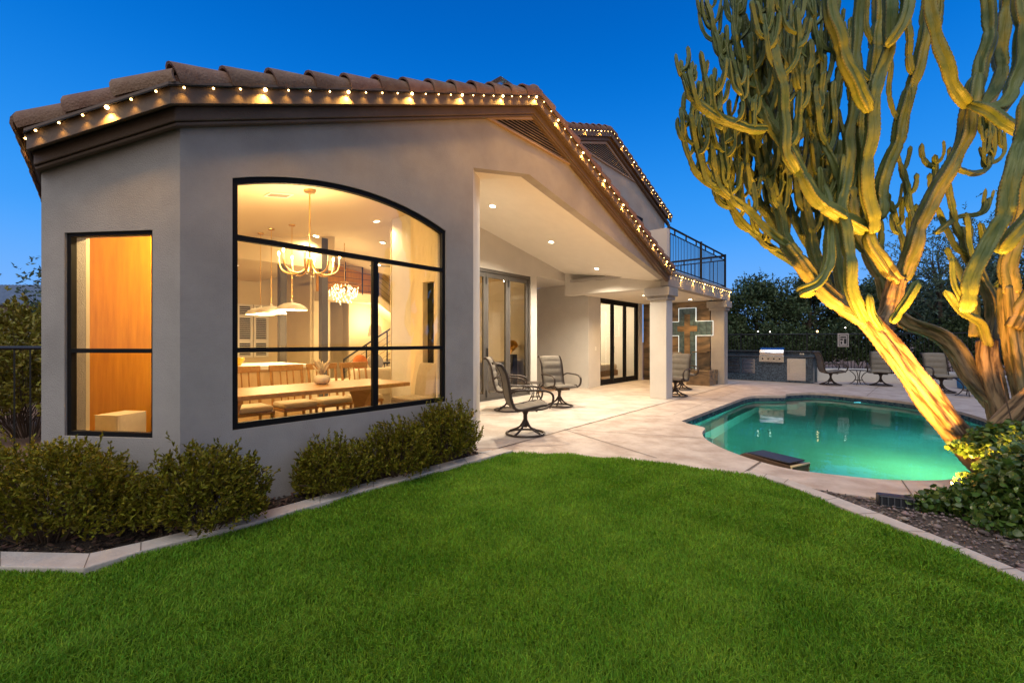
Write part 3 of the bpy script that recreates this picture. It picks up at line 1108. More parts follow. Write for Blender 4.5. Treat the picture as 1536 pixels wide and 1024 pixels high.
# ------------------------------------------------------------------ upper storey and balcony
TU = 2.7
USR, UPK, UK, UE, UW = 8.35, 7.62, 0.335, 13.0, 3.7
uzb = lambda s: UPK - UK * abs(s - USR)
up_hole = [(9.3, 3.1), (11.05, 3.1), (11.05, 5.72), (9.3, 5.72)]
uw = MB().plate([(UW, 3.96), (6.38, 3.36), (6.72, 2.97), (UE, 2.97), (UE, uzb(UE)), (USR, UPK), (UW, uzb(UW))], [up_hole], TU, TU + 0.18, fz)
uw.plate([(TU + .19, 2.9), (8.6, 2.9), (8.6, uzb(UE) - .02), (TU + .19, uzb(UE) - .02)], [], -0.18, 0.0, fn_s(UE))
uw.build('upper_wall', M['stucco'], house)
uf = MB()
for k, (o0, o1, d0, d1) in enumerate(((0.15, 0.19, 0.0, 0.15), (0.15, 0.22, 0.155, 0.175), (0.002, 0.10, -0.10, 0.0))):
    pts = [(UW - 0.2, uzb(UW - 0.2)), (USR, UPK), (UE + 0.22, uzb(UE + 0.22))]
    for (sa, zA), (sb, zB) in zip(pts[:-1], pts[1:]):
        vs = []
        for s, z in ((sa, zA), (sb, zB)):
            vs += [(s, TU - o1, z + d0), (s, TU - o0, z + d0), (s, TU - o0, z + d1), (s, TU - o1, z + d1)]
        uf.add(vs, [(0, 1, 2, 3), (7, 6, 5, 4)] + [(j, (j + 1) % 4, 4 + (j + 1) % 4, 4 + j) for j in range(4)])
uf.build('upper_fascia', M['trim'], house)
ur = MB()
for sa, sb in ((UW - 0.2, USR), (USR, UE + 0.25)):
    vs = []
    for dz in (0.18, 0.23):
        vs += [(sa, TU - .2, uzb(sa) + dz), (sb, TU - .2, uzb(sb) + dz), (sb, 8.7, uzb(sb) + dz), (sa, 8.7, uzb(sa) + dz)]
    ur.add(vs, [(0, 1, 2, 3), (7, 6, 5, 4)] + [(j, (j + 1) % 4, 4 + (j + 1) % 4, 4 + j) for j in range(4)])
uroof = ur.build('upper_roof', M['tile'], house)
rk2 = MB()
rake_tiles([Vector((UW - .2, TU - .12, 0)), Vector((USR, TU - .12, 0))], uzb, rk2, rise=0.24)
rake_tiles([Vector((USR, TU - .12, 0)), Vector((UE + .25, TU - .12, 0))], uzb, rk2, rise=0.24)
rk2.build('rake_tile', M['tile'], uroof, smooth=True, angle=50)
gable_vent([(6.25, 6.80), (10.35, 6.80), (USR - 0.05, 7.48)], TU, 10, 'upper_vent')


def window_frame(name, outer, holes, d0, d1, fn, panes, material, glass, gd=None, parent=None):
    w = MB().plate(outer, holes, d0, d1, fn)
    o = w.build(name, material, parent or house, bevel=0.004)
    p = MB()
    gd = gd if gd is not None else (d0 + d1) / 2
    for pg in panes:
        tr_ = tessellate_polygon([[Vector((q[0], q[1], 0)) for q in pg]])
        p.add([fn(q[0], q[1], gd) for q in pg], [tuple(t) for t in tr_])
    p.build('pane', glass, o)
    return o


def rect(a0, a1, b0, b1): return [(a0, b0), (a1, b0), (a1, b1), (a0, b1)]


window_frame('upper_door', rect(9.3, 11.05, 3.1, 5.72), [rect(9.38, 10.13, 3.18, 5.64), rect(10.21, 10.97, 3.18, 5.64)], TU + .02, TU + .10, fz,
             [rect(9.38, 10.13, 3.18, 5.64), rect(10.21, 10.97, 3.18, 5.64)], M['bronze'], M['door_glass'])
upr = MB().box(8.8, 11.6, TU + .2, TU + 2.6, 3.0, 3.05).box(8.8, 11.6, TU + 2.6, TU + 2.7, 3.0, 5.9).box(8.75, 8.8, TU + .2, TU + 2.7, 3.0, 5.9).box(11.6, 11.65, TU + .2, TU + 2.7, 3.0, 5.9).box(8.75, 11.65, TU + .2, TU + 2.7, 5.9, 5.95)
upr.build('upper_room', M['plaster'], house)
lamp('upper_room_light', 'POINT', (10.6, TU + 1.2, 5.3), 14, SOFT, house, 0.1)

pw = MB().plate([(0.02, 3.0), (TU - .01, 3.0), (TU - .01, 4.05), (0.02, 4.02)], [], 0.0, 0.16, fn_s(6.36))
pw.build('parapet', M['stucco_white'], house, bevel=0.006)


def railing():
    r = MB()
    def run(p, q, posts, n):
        p, q = Vector(p), Vector(q)
        d = (q - p).normalized()
        def bar(z, w, h):
            a, b = p + Vector((0, 0, z)), q + Vector((0, 0, z))
            r.tube([a, b], w, 4)
        for z, w in ((1.07, 0.032), (0.93, 0.018), (0.10, 0.02)):
            bar(z, w, 0)
        for i in range(n + 1):
            c = p.lerp(q, i / n)
            r.tube([c + Vector((0, 0, 0.10)), c + Vector((0, 0, 0.93))], 0.0085, 4)
        for i in range(posts + 1):
            c = p.lerp(q, i / posts)
            r.tube([c, c + Vector((0, 0, 1.12))], 0.035, 4)
        for i in range(posts * 3):
            c = p.lerp(q, (i + .5) / (posts * 3))
            r.tube([c + Vector((0, 0, .93)), c + Vector((0, 0, 1.07))], 0.02, 4)
    run((6.56, 0.06, 3.02), (11.30, 0.06, 3.02), 2, 44)
    run((11.30, 0.06, 3.02), (11.30, 2.64, 3.02), 1, 22)
    return r.build('balcony_railing', M['iron'], house)


railing()

# ------------------------------------------------------------------ windows and doors
T2, T1 = 2.185, 1.28
fw = 0.042
inner_top = arc_window(WS0 + fw, WS1 - fw, T2 + .021, WZS - 0.038, WRI - 0.008)
holes = [rect(WS0 + fw, -1.39, WZ0 + .05, T1 - .019), rect(-1.335, WS1 - fw, WZ0 + .05, T1 - .019),
         rect(WS0 + fw, -1.39, T1 + .019, T2 - .021), rect(-1.335, WS1 - fw, T1 + .019, T2 - .021), inner_top]
window_frame('arched_window', win_hole, holes, 0.015, 0.065, fz, holes, M['bronze'], M['glass'], 0.04)
holes = [rect(LW0 + .028, LW1 - .034, LZ0 + .034, T1 - .016), rect(LW0 + .028, LW1 - .034, T1 + .016, LZ1 - .026)]
window_frame('bay_window', lw_hole, holes, 0.018, 0.058, fL, holes, M['bronze'], M['glass'], 0.04)


def folding_door(name, s0, s1, z0, z1, n, t, material, glass):
    fr = MB().plate(rect(s0, s1, z0, z1), [rect(s0 + .06, s1 - .06, z0 + .03, z1 - .07)], t, t + .12, fz)
    o = fr.build(name, material, house, bevel=0.004)
    w = (s1 - s0 - .12) / n
    for k in range(n):
        a, b = s0 + .06 + k * w + .003, s0 + .06 + (k + 1) * w - .003
        h = rect(a + .075, b - .075, z0 + .16, z1 - .18)
        l = MB().plate(rect(a, b, z0 + .035, z1 - .075), [h], t + .025, t + .085, fz)
        l.add([fz(q[0], q[1], t + .055) for q in h], [(0, 1, 2, 3)], 1)
        lf = l.build('door_leaf', [material, glass], o, bevel=0.003)
        if k % 2 == 1:
            MB().box(a + .012, a + .035, t - .005, t + .02, 1.0, 1.2).build('handle', M['iron'], lf)
        for hz in (z1 - .34, z0 + .08):
            MB().box(a - .012, a + .012, t + .008, t + .022, hz, hz + .16).build('hinge', M['iron'], lf)
    return o


folding_door('patio_door', 0.95, 4.85, 0.012, 2.98, 5, TD + .02, M['frame_grey'], M['door_glass'])
folding_door('bedroom_door', 7.92, 10.62, 0.012, 2.70, 3, 2.70, M['bronze'], M['glass'])
MB().box(7.60, 7.68, 2.652, 2.66, 1.08, 1.20).build('light_switch', M['white'], house, bevel=0.003)

# ------------------------------------------------------------------ rooms inside
rm = MB()
floor_poly = [(SC + .1, .16), (-.02, .16), (0.75, .95), (0.75, 3.07), (5.0, 3.07), (5.0, 9.4), (-2.7, 9.4), (DB.x + .16, DB.y + .1)]
rm.prism(floor_poly, -0.04, 0.045)
rm.build('room_floor', M['floor_tile'], house)
cl = MB()
for a, b in ((-3.75, SR), (SR, 5.05)):
    for t0, t1, lo in ((0.156, 2.88, -9),) if a > 0 else ((0.156, 5.0, -9),):
        pass
cl.add([(-3.0, .156, zceil(-3.0)), (0.0, .156, zceil(0.0)), (0.74, .95, zceil(.74)), (0.74, 5.0, zceil(.74)), (-3.24, 5.0, zceil(-3.24)), (-3.5, 0.95, zceil(-3.5))], [(0, 1, 2, 3, 4, 5)])
cl.add([(0.74, 2.2, zceil(.74)), (SR, 2.2, 3.62), (SR, 9.4, 3.62), (0.74, 9.4, zceil(.74))], [(0, 1, 2, 3)])
cl.add([(SR, 3.07, 3.62), (5.0, 3.07, zceil(5.0)), (5.0, 9.4, zceil(5.0)), (SR, 9.4, 3.62)], [(0, 1, 2, 3)])
cl.add([(-3.2, 5.0, 2.98), (0.74, 5.0, 2.98), (0.74, 9.4, 2.98), (-2.84, 9.4, 2.98)], [(0, 1, 2, 3)])
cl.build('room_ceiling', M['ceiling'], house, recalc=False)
wl = MB()
wl.plate([(0, 0), (2.2, 0), (2.2, 3.7), (0, 3.2)], [], 0.0, 0.02, lambda a, b, d: (-.02 + a * .0, .16 + d, b))if False else None
# inner linings: gable wall, bay wall, side wall
gi = MB().plate([(SC + .12, 0.045), (-.02, 0.045), (-.02, zceil(0) + .05), (SC + .12, zceil(SC) + .05)], [offset_poly(win_hole, 0.001)], 0.152, 0.18, fz)
gi.plate([(.06, 0.045), (LL - .06, 0.045), (LL - .06, zb(DB.x)), (.06, zb(SC))], [lw_hole], 0.152, 0.18, fL)
gi.plate([(0.15, 0.045), (8.4, 0.045), (8.4, 3.0), (0.15, 3.0)], [], 0.152, 0.17, lambda a, b, d: tuple((DB + D3 * a + nb * d).to_2d()) + (b,))
# wall between dining room and patio, with the narrow opening
slot = rect(1.50, 1.78, 0.68, 2.30)
gi.plate([(0.86, 0.045), (2.10, 0.045), (2.10, 3.7), (0.86, 3.6)], [slot], 0.0, 0.16, fn_s(0.60))
gi.plate([(2.10, 0.045), (2.86, 0.045), (2.86, 3.7), (2.10, 3.7)], [], 0.0, 0.02, fn_s(0.86))
gi.plate(rect(0.88, 1.14, 0.045, 3.5), [], 3.08, 3.10, fz)
gi.plate(rect(4.86, 5.02, 0.045, 3.5), [], 3.08, 3.10, fz)
gi.plate(rect(0.88, 5.02, 2.99, 3.6), [], 3.08, 3.10, fz)
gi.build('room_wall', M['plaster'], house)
sg = MB().box(0.70, 0.74, 1.50, 1.78, 0.68, 2.30)
sg.build('slot_window', M['bronze'], house)
# back of the great room
bw_ = MB()
bw_.plate(rect(-2.8, 1.55, 0.045, 3.7), [], 9.2, 9.3, fz)
bw_.plate(rect(1.55, 5.0, 0.045, 5.9), [rect(2.0, 2.55, 0.045, 2.5)], 7.6, 7.7, fz)
bw_.plate([(7.7, 0.045), (9.2, 0.045), (9.2, 5.9), (7.7, 5.9)], [], 0.0, 0.1, fn_s(1.5))
bw_.plate([(3.1, 0.045), (7.6, 0.045), (7.6, 5.9), (3.1, 3.6)], [], 0.0, 0.05, fn_s(4.98))
bw_.plate(rect(-3.15, 0.78, 2.86, 3.7), [], 5.0, 5.12, fz)
bw_.plate(rect(1.5, 3.4, 0.045, 2.9), [], 8.6, 8.65, fz)
bw_.plate([(7.7, .045), (8.6, .045), (8.6, 2.9), (7.7, 2.9)], [], 0, .05, fn_s(2.9))
bw_.box(1.5, 3.4, 7.7, 8.65, 2.86, 2.92)
bw_.build('inner_wall', M['plaster'], house)
po = MB().box(-.32, -.20, 4.99, 5.13, 0.045, 2.86).box(0.50, 0.63, 4.99, 5.13, 0.045, 3.50).build('steel_post', M['frame_grey'], house)
# shuttered kitchen windows
for k in range(3):
    s0 = -0.16 + k * 0.40
    w = window_frame('shutter', rect(s0, s0 + .37, .92, 2.35), [rect(s0 + .05, s0 + .32, .97, 1.32), rect(s0 + .05, s0 + .32, 1.40, 2.0), rect(s0 + .05, s0 + .32, 2.06, 2.31)], 9.14, 9.19, fz, [], M['white'], M['glass'])
    sl2 = MB()
    for j in range(26):
        z = .99 + j * .052
        sl2.box(s0 + .05, s0 + .32, 9.15, 9.18, z, z + .016)
    sl2.build('slat', M['white'], w)
    MB().plate(rect(s0 + .05, s0 + .32, .97, 2.31), [], 9.186, 9.1895, fz).build('night_glass', M['dark'], w)


# staircase across the foyer
st = MB()
NS = 9
for k in range(NS):
    s = 1.55 + k * 0.29
    z = 0.045 + k * 0.172
    st.box(s, s + .30, 6.05, 6.95, z - .1 if k else 0.045, z + .172)
st.add([(4.1, 6.98, 1.6), (4.98, 6.98, 1.6), (4.98, 7.58, 1.6), (4.1, 7.58, 1.6), (4.1, 6.98, 1.75), (4.98, 6.98, 1.75), (4.98, 7.58, 1.75), (4.1, 7.58, 1.75)],
       [(0, 1, 2, 3), (7, 6, 5, 4), (0, 4, 5, 1), (1, 5, 6, 2), (2, 6, 7, 3), (3, 7, 4, 0)])
st.add([(4.3, 6.98, 1.62), (3.1, 6.98, 2.42), (3.1, 7.58, 2.42), (4.3, 7.58, 1.62), (4.3, 6.98, 1.85), (3.1, 6.98, 2.65), (3.1, 7.58, 2.65), (4.3, 7.58, 1.85)],
       [(0, 1, 2, 3), (7, 6, 5, 4), (0, 4, 5, 1), (1, 5, 6, 2), (2, 6, 7, 3), (3, 7, 4, 0)])
st.box(1.56, 3.1, 6.98, 7.58, 2.42, 2.66)
stair = st.build('staircase', M['plaster'], house)
hr = MB()


def stair_rail(a, b, n):
    a, b = Vector(a), Vector(b)
    hr.tube([a, b], 0.022, 6)
    for k in range(n + 1):
        p = a.lerp(b, k / n)
        hr.tube([p - Vector((0, 0, 0.9)), p], 0.018, 5)
    for j in range(5):
        dz = Vector((0, 0, -0.16 * (j + 1)))
        hr.tube([a + dz, b + dz], 0.005, 4)


stair_rail((1.55, 6.03, 0.92), (3.95, 6.03, 2.33), 4)
stair_rail((4.3, 6.98, 2.72), (3.1, 6.98, 3.52), 3)
stair_rail((3.1, 6.98, 3.52), (1.6, 6.98, 3.52), 3)
hr.build('handrail', M['iron'], stair)
MB().box(1.6, 3.4, 7.54, 7.58, 2.67, 3.6).build('wood_panel', M['amber_wood'], house)
# bedroom box
bd = MB()
bd.plate(rect(7.42, 10.9, 0.0, 2.75), [], 6.0, 6.1, fz)
bd.plate(rect(2.83, 6.0, 0.0, 2.75), [], 0.0, 0.05, fn_s(10.9))
bd.plate(rect(2.83, 6.0, 0.0, 2.75), [], -0.05, 0.0, fn_s(7.47))
bd.box(7.42, 10.9, 2.83, 6.0, 2.72, 2.78)
bd.build('bedroom_shell', M['white'], house)
MB().box(7.42, 10.9, 2.83, 6.0, -0.02, 0.012).build('bedroom_floor', M['oak'], house)
# ------------------------------------------------------------------ strings of eave lights
bulb_me = MB().ball((0, 0, 0), 0.011, 8)
def mesh_only(mb, name, mats, smooth=True):
    o = mb.build(name, mats, None, smooth)
    me = o.data
    bpy.data.objects.remove(o)
    return me


BULB_S = mesh_only(MB().ball((0, 0, 0), 0.0075, 8), 'bulb', M['warm_bulb_dim'])
BULB_L = mesh_only(MB().ball((0, 0, 0), 0.013, 8), 'bulb', M['warm_bulb'])


def light_string(label, pts, tilt, first=0, gap=0.185, every=4, small=0.9, large=18, wire=True, lampy=True):
    """bulbs clipped under a drip edge along a polyline (house frame); every fourth one is a stronger lamp"""
    root = thing('light_string', label, 'light string', P0, HA, 'warm light strings along the eaves')
    w = MB()
    w.tube(pts, 0.004, 5)
    w.build('cable', M['iron'], root)
    k = first
    for a, b in zip(pts[:-1], pts[1:]):
        a, b = Vector(a), Vector(b)
        n = int((b - a).length / gap)
        for i in range(n):
            p = a.lerp(b, (i + 0.5) / n)
            big = k % every == 0
            o = bpy.data.objects.new('bulb', BULB_L if big else BULB_S)
            COL.objects.link(o); o.parent = root
            o.location = p + Vector((0, 0, -0.014))
            if lampy and (big or small > 0):
                l = lamp('bulb_lamp', 'SPOT', p + Vector((0, 0, -0.036)), large if big else small, AMBER, root, 0.014, 125 if big else 105, 0.9)
                aim(l, p + tilt + Vector((0, 0, -1)))
            k += 1
    return root


EN = eave_nodes(0.207)
e3 = [(q.x, q.y, zb(q.x) + 0.112) for q in EN]
tl = Vector((0, 0.12, 0))
light_string('warm light string under the short left eave of the bay above the narrow window', [e3[2], e3[1]], NL * .12, 2)
light_string('warm light string on the side eave that runs back from the bay corner', [e3[1], tuple(Vector(e3[1]).lerp(Vector(e3[0]), 0.16))], -nb * -0.12, 1, small=0)
light_string('warm light string along the rake rising over the arched dining window to the gable peak', [e3[2], e3[3]], tl, 1)
light_string('warm light string along the rake falling from the gable peak over the patio', [e3[3], e3[4]], tl, 2)
light_string('warm light string along the flat porch band below the balcony railing', [(6.30, -0.095, 2.93), (11.44, -0.095, 2.93)], Vector((0, 0.12, 0)), 1, gap=0.21, small=0.5, large=9)
light_string('warm light string on the rising rake of the upper gable', [(UW + 2.2, TU - .235, uzb(UW + 2.2) + .145), (USR, TU - .235, UPK + .145)], tl, 0, gap=0.2, small=0, large=9)
light_string('warm light string on the falling rake of the upper gable above the balcony', [(USR, TU - .235, UPK + .145), (UE + .2, TU - .235, uzb(UE + .2) + .145)], tl, 1, gap=0.2, small=0, large=9)


# ------------------------------------------------------------------ ceiling discs
def plane_hit(px, py, zf):
    """where a sight line meets the sloping ceiling z = zf(s)"""
    lo, hi = 0.5, 40.0
    for _ in range(60):
        y = (lo + hi) / 2
        q = HM.inverted() @ Vector(((px - 768) / F * y, y, 0))
        z = EYE + (512 - py) / F * y
        if z < zf(q.x, q.y): lo = y
        else: hi = y
    q = HM.inverted() @ Vector(((px - 768) / F * lo, lo, 0))
    return q.x, q.y, zf(q.x, q.y)


def downlight(s, t, z, label, power, cone=125, color=SOFT, slope=0.0):
    r = thing('recessed_light', label, 'ceiling light', H(s, t, z - 0.012), HA, 'round recessed ceiling lights')
    r.rotation_euler = (Matrix.Rotation(HA, 4, 'Z') @ Matrix.Rotation(math.atan(slope), 4, 'Y')).to_euler()
    MB().lathe([(0.052, 0.0), (0.052, -0.006), (0.078, -0.006), (0.078, 0.006), (0.052, 0.008)], 24).build('trim_ring', M['white'], r, True, angle=40)
    MB().lathe([(0.001, -0.008), (0.052, -0.008), (0.052, -0.005), (0.001, -0.005)], 24).build('diffuser', M['disc_light'], r)
    l = lamp('downlight_lamp', 'SPOT', (0, 0, -0.03), power, color, r, 0.05, cone, 0.7)
    return r


for (px, py, lb) in ((739, 308, 'round patio ceiling light nearest the tall corner of the vault'), (827, 362, 'middle round light of the three in the patio ceiling'), (895, 402, 'round patio ceiling light nearest the column')):
    s, t, z = plane_hit(px, py, zc)
    downlight(s, t, z, lb, 440, 155, (1.0, 0.86, 0.66), 0.19)
for (s, t) in ((8.0, 1.3), (10.1, 0.75)):
    downlight(s, t, 2.66, 'round porch soffit light under the balcony, ' + ('before the bedroom door' if s < 9 else 'beside the lit cross'), 150, 140, (1.0, 0.60, 0.22))
for (px, py, lb) in ((565, 331, 'round dining ceiling light above the chandelier on its right'), (574, 363, 'second round dining ceiling light, just above the window bar'), (370, 388, 'round ceiling light glowing beside the left edge of the arched window')):
    s, t, z = plane_hit(px, py, lambda s, t: zceil(s))
    if t < 4.9:
        downlight(s, t, z, lb, 110, 150, WARM, -0.17 if s < SR else 0.17)
    else:
        downlight(min(s, 3.5), 4.8, zceil(min(s, 3.5)), lb, 110, 150, WARM, 0.17)
downlight(-0.6, 6.6, 2.98, 'added round fill light in the ceiling beyond the steel posts of the great room', 170, 150, WARM)  # extra light, added because the back area was too dim
downlight(2.6, 6.2, zceil(2.6), 'added round fill light in the ceiling over the staircase', 120, 150, WARM, 0.17)  # another added light, brightening the stair hall
# floor lamp added out of sight to brighten the back rooms
rl = thing('added_floor_lamp', 'added slim floor lamp that brightens the depth of the great room', 'lamp', H(3.0, 7.0, 0.045))
MB().lathe([(0.14, 0), (0.14, 0.02), (0.012, 0.03), (0.012, 1.5), (0.001, 1.51)], 16).build('stand', M['iron'], rl, True, angle=40)
MB().lathe([(0.20, 1.45), (0.15, 1.75), (0.145, 1.75), (0.195, 1.45)], 20).build('lamp_shade', M['cream_fabric'], rl, True)
lamp('added_floor_lamp_bulb', 'POINT', (0, 0, 1.85), 70, WARM, rl, 0.1)
# ------------------------------------------------------------------ things in the dining room
FZ = 0.045
ch = thing('chandelier', 'brass chandelier with curved arms and candle bulbs over the dining table', 'chandelier', H(-1.40, 1.40, 0), HA)
zcan = zceil(-1.40)
MB().lathe([(0.001, zcan - .035), (0.065, zcan - .03), (0.07, zcan - .005), (0.001, zcan)], 20).build('canopy', M['brass'], ch, True, angle=40)
MB().tube([(0, 0, zcan - .02), (0, 0, 2.24)], 0.009, 8).build('rod', M['brass'], ch, True)
MB().lathe([(0.001, 2.19), (0.02, 2.20), (0.026, 2.24), (0.014, 2.29), (0.001, 2.31)], 16).build('hub', M['brass'], ch, True)
for k in range(8):
    a = 2 * PI * k / 8 + 0.2
    d = Vector((math.cos(a), math.sin(a), 0))
    R = 0.34
    arm = MB().tube(smooth_path([Vector((0, 0, 2.36)) + d * .02, Vector((0, 0, 2.25)) + d * .05, Vector((0, 0, 2.175)) + d * .12, Vector((0, 0, 2.165)) + d * .22, Vector((0, 0, 2.21)) + d * .31, Vector((0, 0, 2.30)) + d * R], 5), 0.010, 8)
    arm.build('arm', M['brass'], ch, True)
    c = MB().lathe([(0.016, 0), (0.017, 0.005), (0.011, 0.01), (0.011, 0.075), (0.001, 0.078)], 12, tuple(d * R + Vector((0, 0, 2.295))))
    cd = c.build('candle', M['white'], ch, True, angle=40)
    MB().ball(tuple(d * R + Vector((0, 0, 2.40))), 0.014, 10, sc=(1, 1, 2.0)).build('bulb', M['warm_bulb'], cd, True)
lamp('chandelier_light', 'POINT', (0, 0, 2.52), 78, (1, .70, .33), ch, 0.2)

for i, (px, py, t, lb) in enumerate(((438, 465, 3.7, 'nearest and rightmost white dome pendant over the kitchen island'), (407, 470, 4.15, 'middle white dome pendant over the kitchen island'), (391, 472, 4.6, 'farthest white dome pendant over the kitchen island'))):
    q = None
    lo, hi = 1, 20
    for _ in range(50):
        y = (lo + hi) / 2
        w = HM.inverted() @ Vector(((px - 768) / F * y, y, 0))
        if w.y < t: lo = y
        else: hi = y
    z = EYE + (512 - py) / F * lo
    pd = thing('pendant_lamp', lb, 'pendant lamp', H(w.x, t, 0), HA, 'white dome pendants over the island')
    prof = [(0.24, z), (0.235, z + .02), (0.20, z + .065), (0.13, z + .105), (0.05, z + .125), (0.018, z + .13), (0.018, z + .17), (0.001, z + .17), (0.001, z + .12), (0.12, z + .09), (0.19, z + .05), (0.228, z + .0)]
    MB().lathe(prof, 28).build('lamp_shade', M['white'], pd, True, angle=50)
    zt_ = zceil(w.x) if t < 5 else 2.98
    MB().tube([(0, 0, z + .16), (0, 0, zt_)], 0.006, 6).build('rod', M['brass'], pd)
    MB().lathe([(0.05, zt_ - .02), (0.055, zt_ - .002), (0.001, zt_ - .001)], 14).build('canopy', M['brass'], pd)
    MB().ball((0, 0, z + .045), 0.05, 12).build('bulb', emit_mat('pendant_bulb', (1, .78, .45), 9), pd, True)
    lamp('pendant_light', 'POINT', (0, 0, z - .03), 44, WARM, pd, 0.08)

isl = thing('kitchen_island', 'white waterfall kitchen island with pale wood front under the pendants', 'kitchen island', H(-1.1, 4.1, FZ), HA)
MB().box(-1.05, 0.62, -.55, .55, 0.0, 0.86).build('cabinet', wood_mat('pale_oak', (0.60, 0.42, 0.22), (0.72, 0.54, 0.32), 2, (8, 8, .8)), isl)
MB().box(-1.12, 0.68, -.62, .62, 0.862, 0.92).build('countertop', M['white'], isl, bevel=0.005)
fr_ = thing('fruit_bowl', 'small yellow bowl on the island behind the dining chairs', 'bowl', H(-1.42, 3.85, FZ + .92), HA)
MB().lathe([(0.03, 0), (0.05, 0.005), (0.10, 0.09), (0.105, 0.13), (0.098, 0.13), (0.045, 0.015), (0.001, 0.014)], 18).build('bowl', mat('yellow_glaze', (0.75, 0.45, 0.03), 0.3), fr_, True)

tb = thing('dining_table', 'long oak trestle dining table behind the arched window', 'dining table', H(-1.57, 1.36, FZ), HA)
MB().box(-1.28, 1.28, -.46, .46, 0.715, 0.765).build('tabletop', M['oak'], tb, bevel=0.008)
for sx in (-0.72, 0.85):
    pr = []
    for z, w in [(0, .30), (0.05, .30), (0.10, .22), (0.20, .13), (0.34, .10), (0.48, .13), (0.58, .20), (0.66, .28), (0.714, .30)]:
        pr.append((w, z))
    poly = [(w, z) for w, z in pr] + [(-w, z) for w, z in reversed(pr)]
    MB().plate(poly, [], sx - .05, sx + .05, lambda a, b, d: (d, a, b)).build('trestle', M['oak'], tb, bevel=0.01)
MB().box(-.67, .8, -.03, .03, 0.22, 0.31).build('stretcher', M['oak'], tb)
va = thing('vase', 'squat round cream vase on the dining table', 'vase', H(-1.2, 1.5, FZ + .766), HA)
MB().lathe([(0.05, 0), (0.085, 0.02), (0.10, 0.06), (0.085, 0.10), (0.045, 0.12), (0.04, 0.12), (0.075, 0.09), (0.001, 0.03)], 24).build('body', M['cream_fabric'], va, True)
pg = thing('pampas_grass', 'bunch of pale dried pampas plumes in the cream vase', 'dried flowers', H(-1.2, 1.5, FZ + .8), HA)
pm = MB()
for k in range(34):
    a = random.uniform(0, 2 * PI); r = random.uniform(.01, .10)
    h = random.uniform(.20, .30)
    p = [(0, 0, 0.02), (math.cos(a) * r * .4, math.sin(a) * r * .4, h * .5), (math.cos(a) * r, math.sin(a) * r, h * .85), (math.cos(a) * r * 1.25, math.sin(a) * r * 1.25, h)]
    pm.tube(p, [0.002, 0.006, 0.013, 0.002], 5)
pm.build('plume', mat('pampas', (0.62, 0.50, 0.33), 0.95, island=.2), pg, True)


def dining_chair():
    c = thing('dining_chair', 'x', 'dining chair', (0, 0, 0), 0, 'oak slat back dining chairs behind the table')
    MB().box(-.225, .225, -.20, .22, 0.40, 0.44).build('seat', M['oak'], c, bevel=0.006)
    cu = MB().box(-.215, .215, -.20, .20, 0.441, 0.51)
    cu.build('cushion', M['cream_fabric'], c, bevel=0.025)
    for sx in (-1, 1):
        MB().tube([(sx * .20, -.18, 0), (sx * .20, -.18, .40)], 0.021, 4).build('leg', M['oak'], c)
        MB().tube([(sx * .20, .21, 0), (sx * .20, .20, .42), (sx * .20, .24, .72), (sx * .20, .29, .97)], 0.021, 4).build('back_post', M['oak'], c)
    MB().box(-.225, .225, .265, .30, 0.90, 0.985).build('top_rail', M['oak'], c, bevel=0.005)
    for x in (-.085, 0, .085):
        MB().tube([(x, .215, .44), (x, .245, .72), (x, .28, .91)], 0.019, 4, flat=(1.1, .5)).build('slat', M['oak'], c)
    MB().box(-.19, .19, -.19, -.16, .18, .21).build('stretcher', M['oak'], c)
    return c


dc = dining_chair()
spots = [(-2.42, 'slat back oak chair farthest left behind the table'), (-1.84, 'slat back oak chair second from the left behind the table'), (-1.28, 'slat back oak chair beside the pampas vase, left of it'),
         (-.78, 'slat back oak chair directly behind the pampas vase'), (-.28, 'slat back oak chair at the right end of the far side of the table')]
for i, (s, lb) in enumerate(spots):
    if i == 0:
        dc.location = H(s, 2.08, FZ); dc.rotation_euler = (0, 0, HA); dc['label'] = lb
    else:
        copy_thing(dc, H(s, 2.08, FZ), HA, lb)

M['taupe'] = mat('taupe_fabric', (0.40, 0.33, 0.23), 0.95, var=.06, vscale=20)
uc = thing('upholstered_chair', 'cream upholstered dining chair at the right end of the table', 'chair', H(.10, 1.33, FZ), HA - PI / 2)
bk_ = MB()
vs = []
for z, y, h in ((.43, .20, .05), (.60, .22, .05), (.80, .25, .045), (.98, .30, .035)):
    vs += [(-.23, y - h, z), (.23, y - h, z), (.23, y + h, z), (-.23, y + h, z)]
bk_.add(vs, [(0, 3, 2, 1), (12, 13, 14, 15)] + [(i * 4 + j, i * 4 + (j + 1) % 4, i * 4 + 4 + (j + 1) % 4, i * 4 + 4 + j) for i in range(3) for j in range(4)])
bk_.build('backrest', M['taupe'], uc, bevel=0.03)
MB().box(-.24, .24, -.25, .24, .36, .50).build('seat', M['taupe'], uc, bevel=0.03)
for x in (-.2, .2):
    for y in (-.2, .2):
        MB().tube([(x, y, 0), (x, y, .37)], 0.022, 4).build('leg', M['oak'], uc)

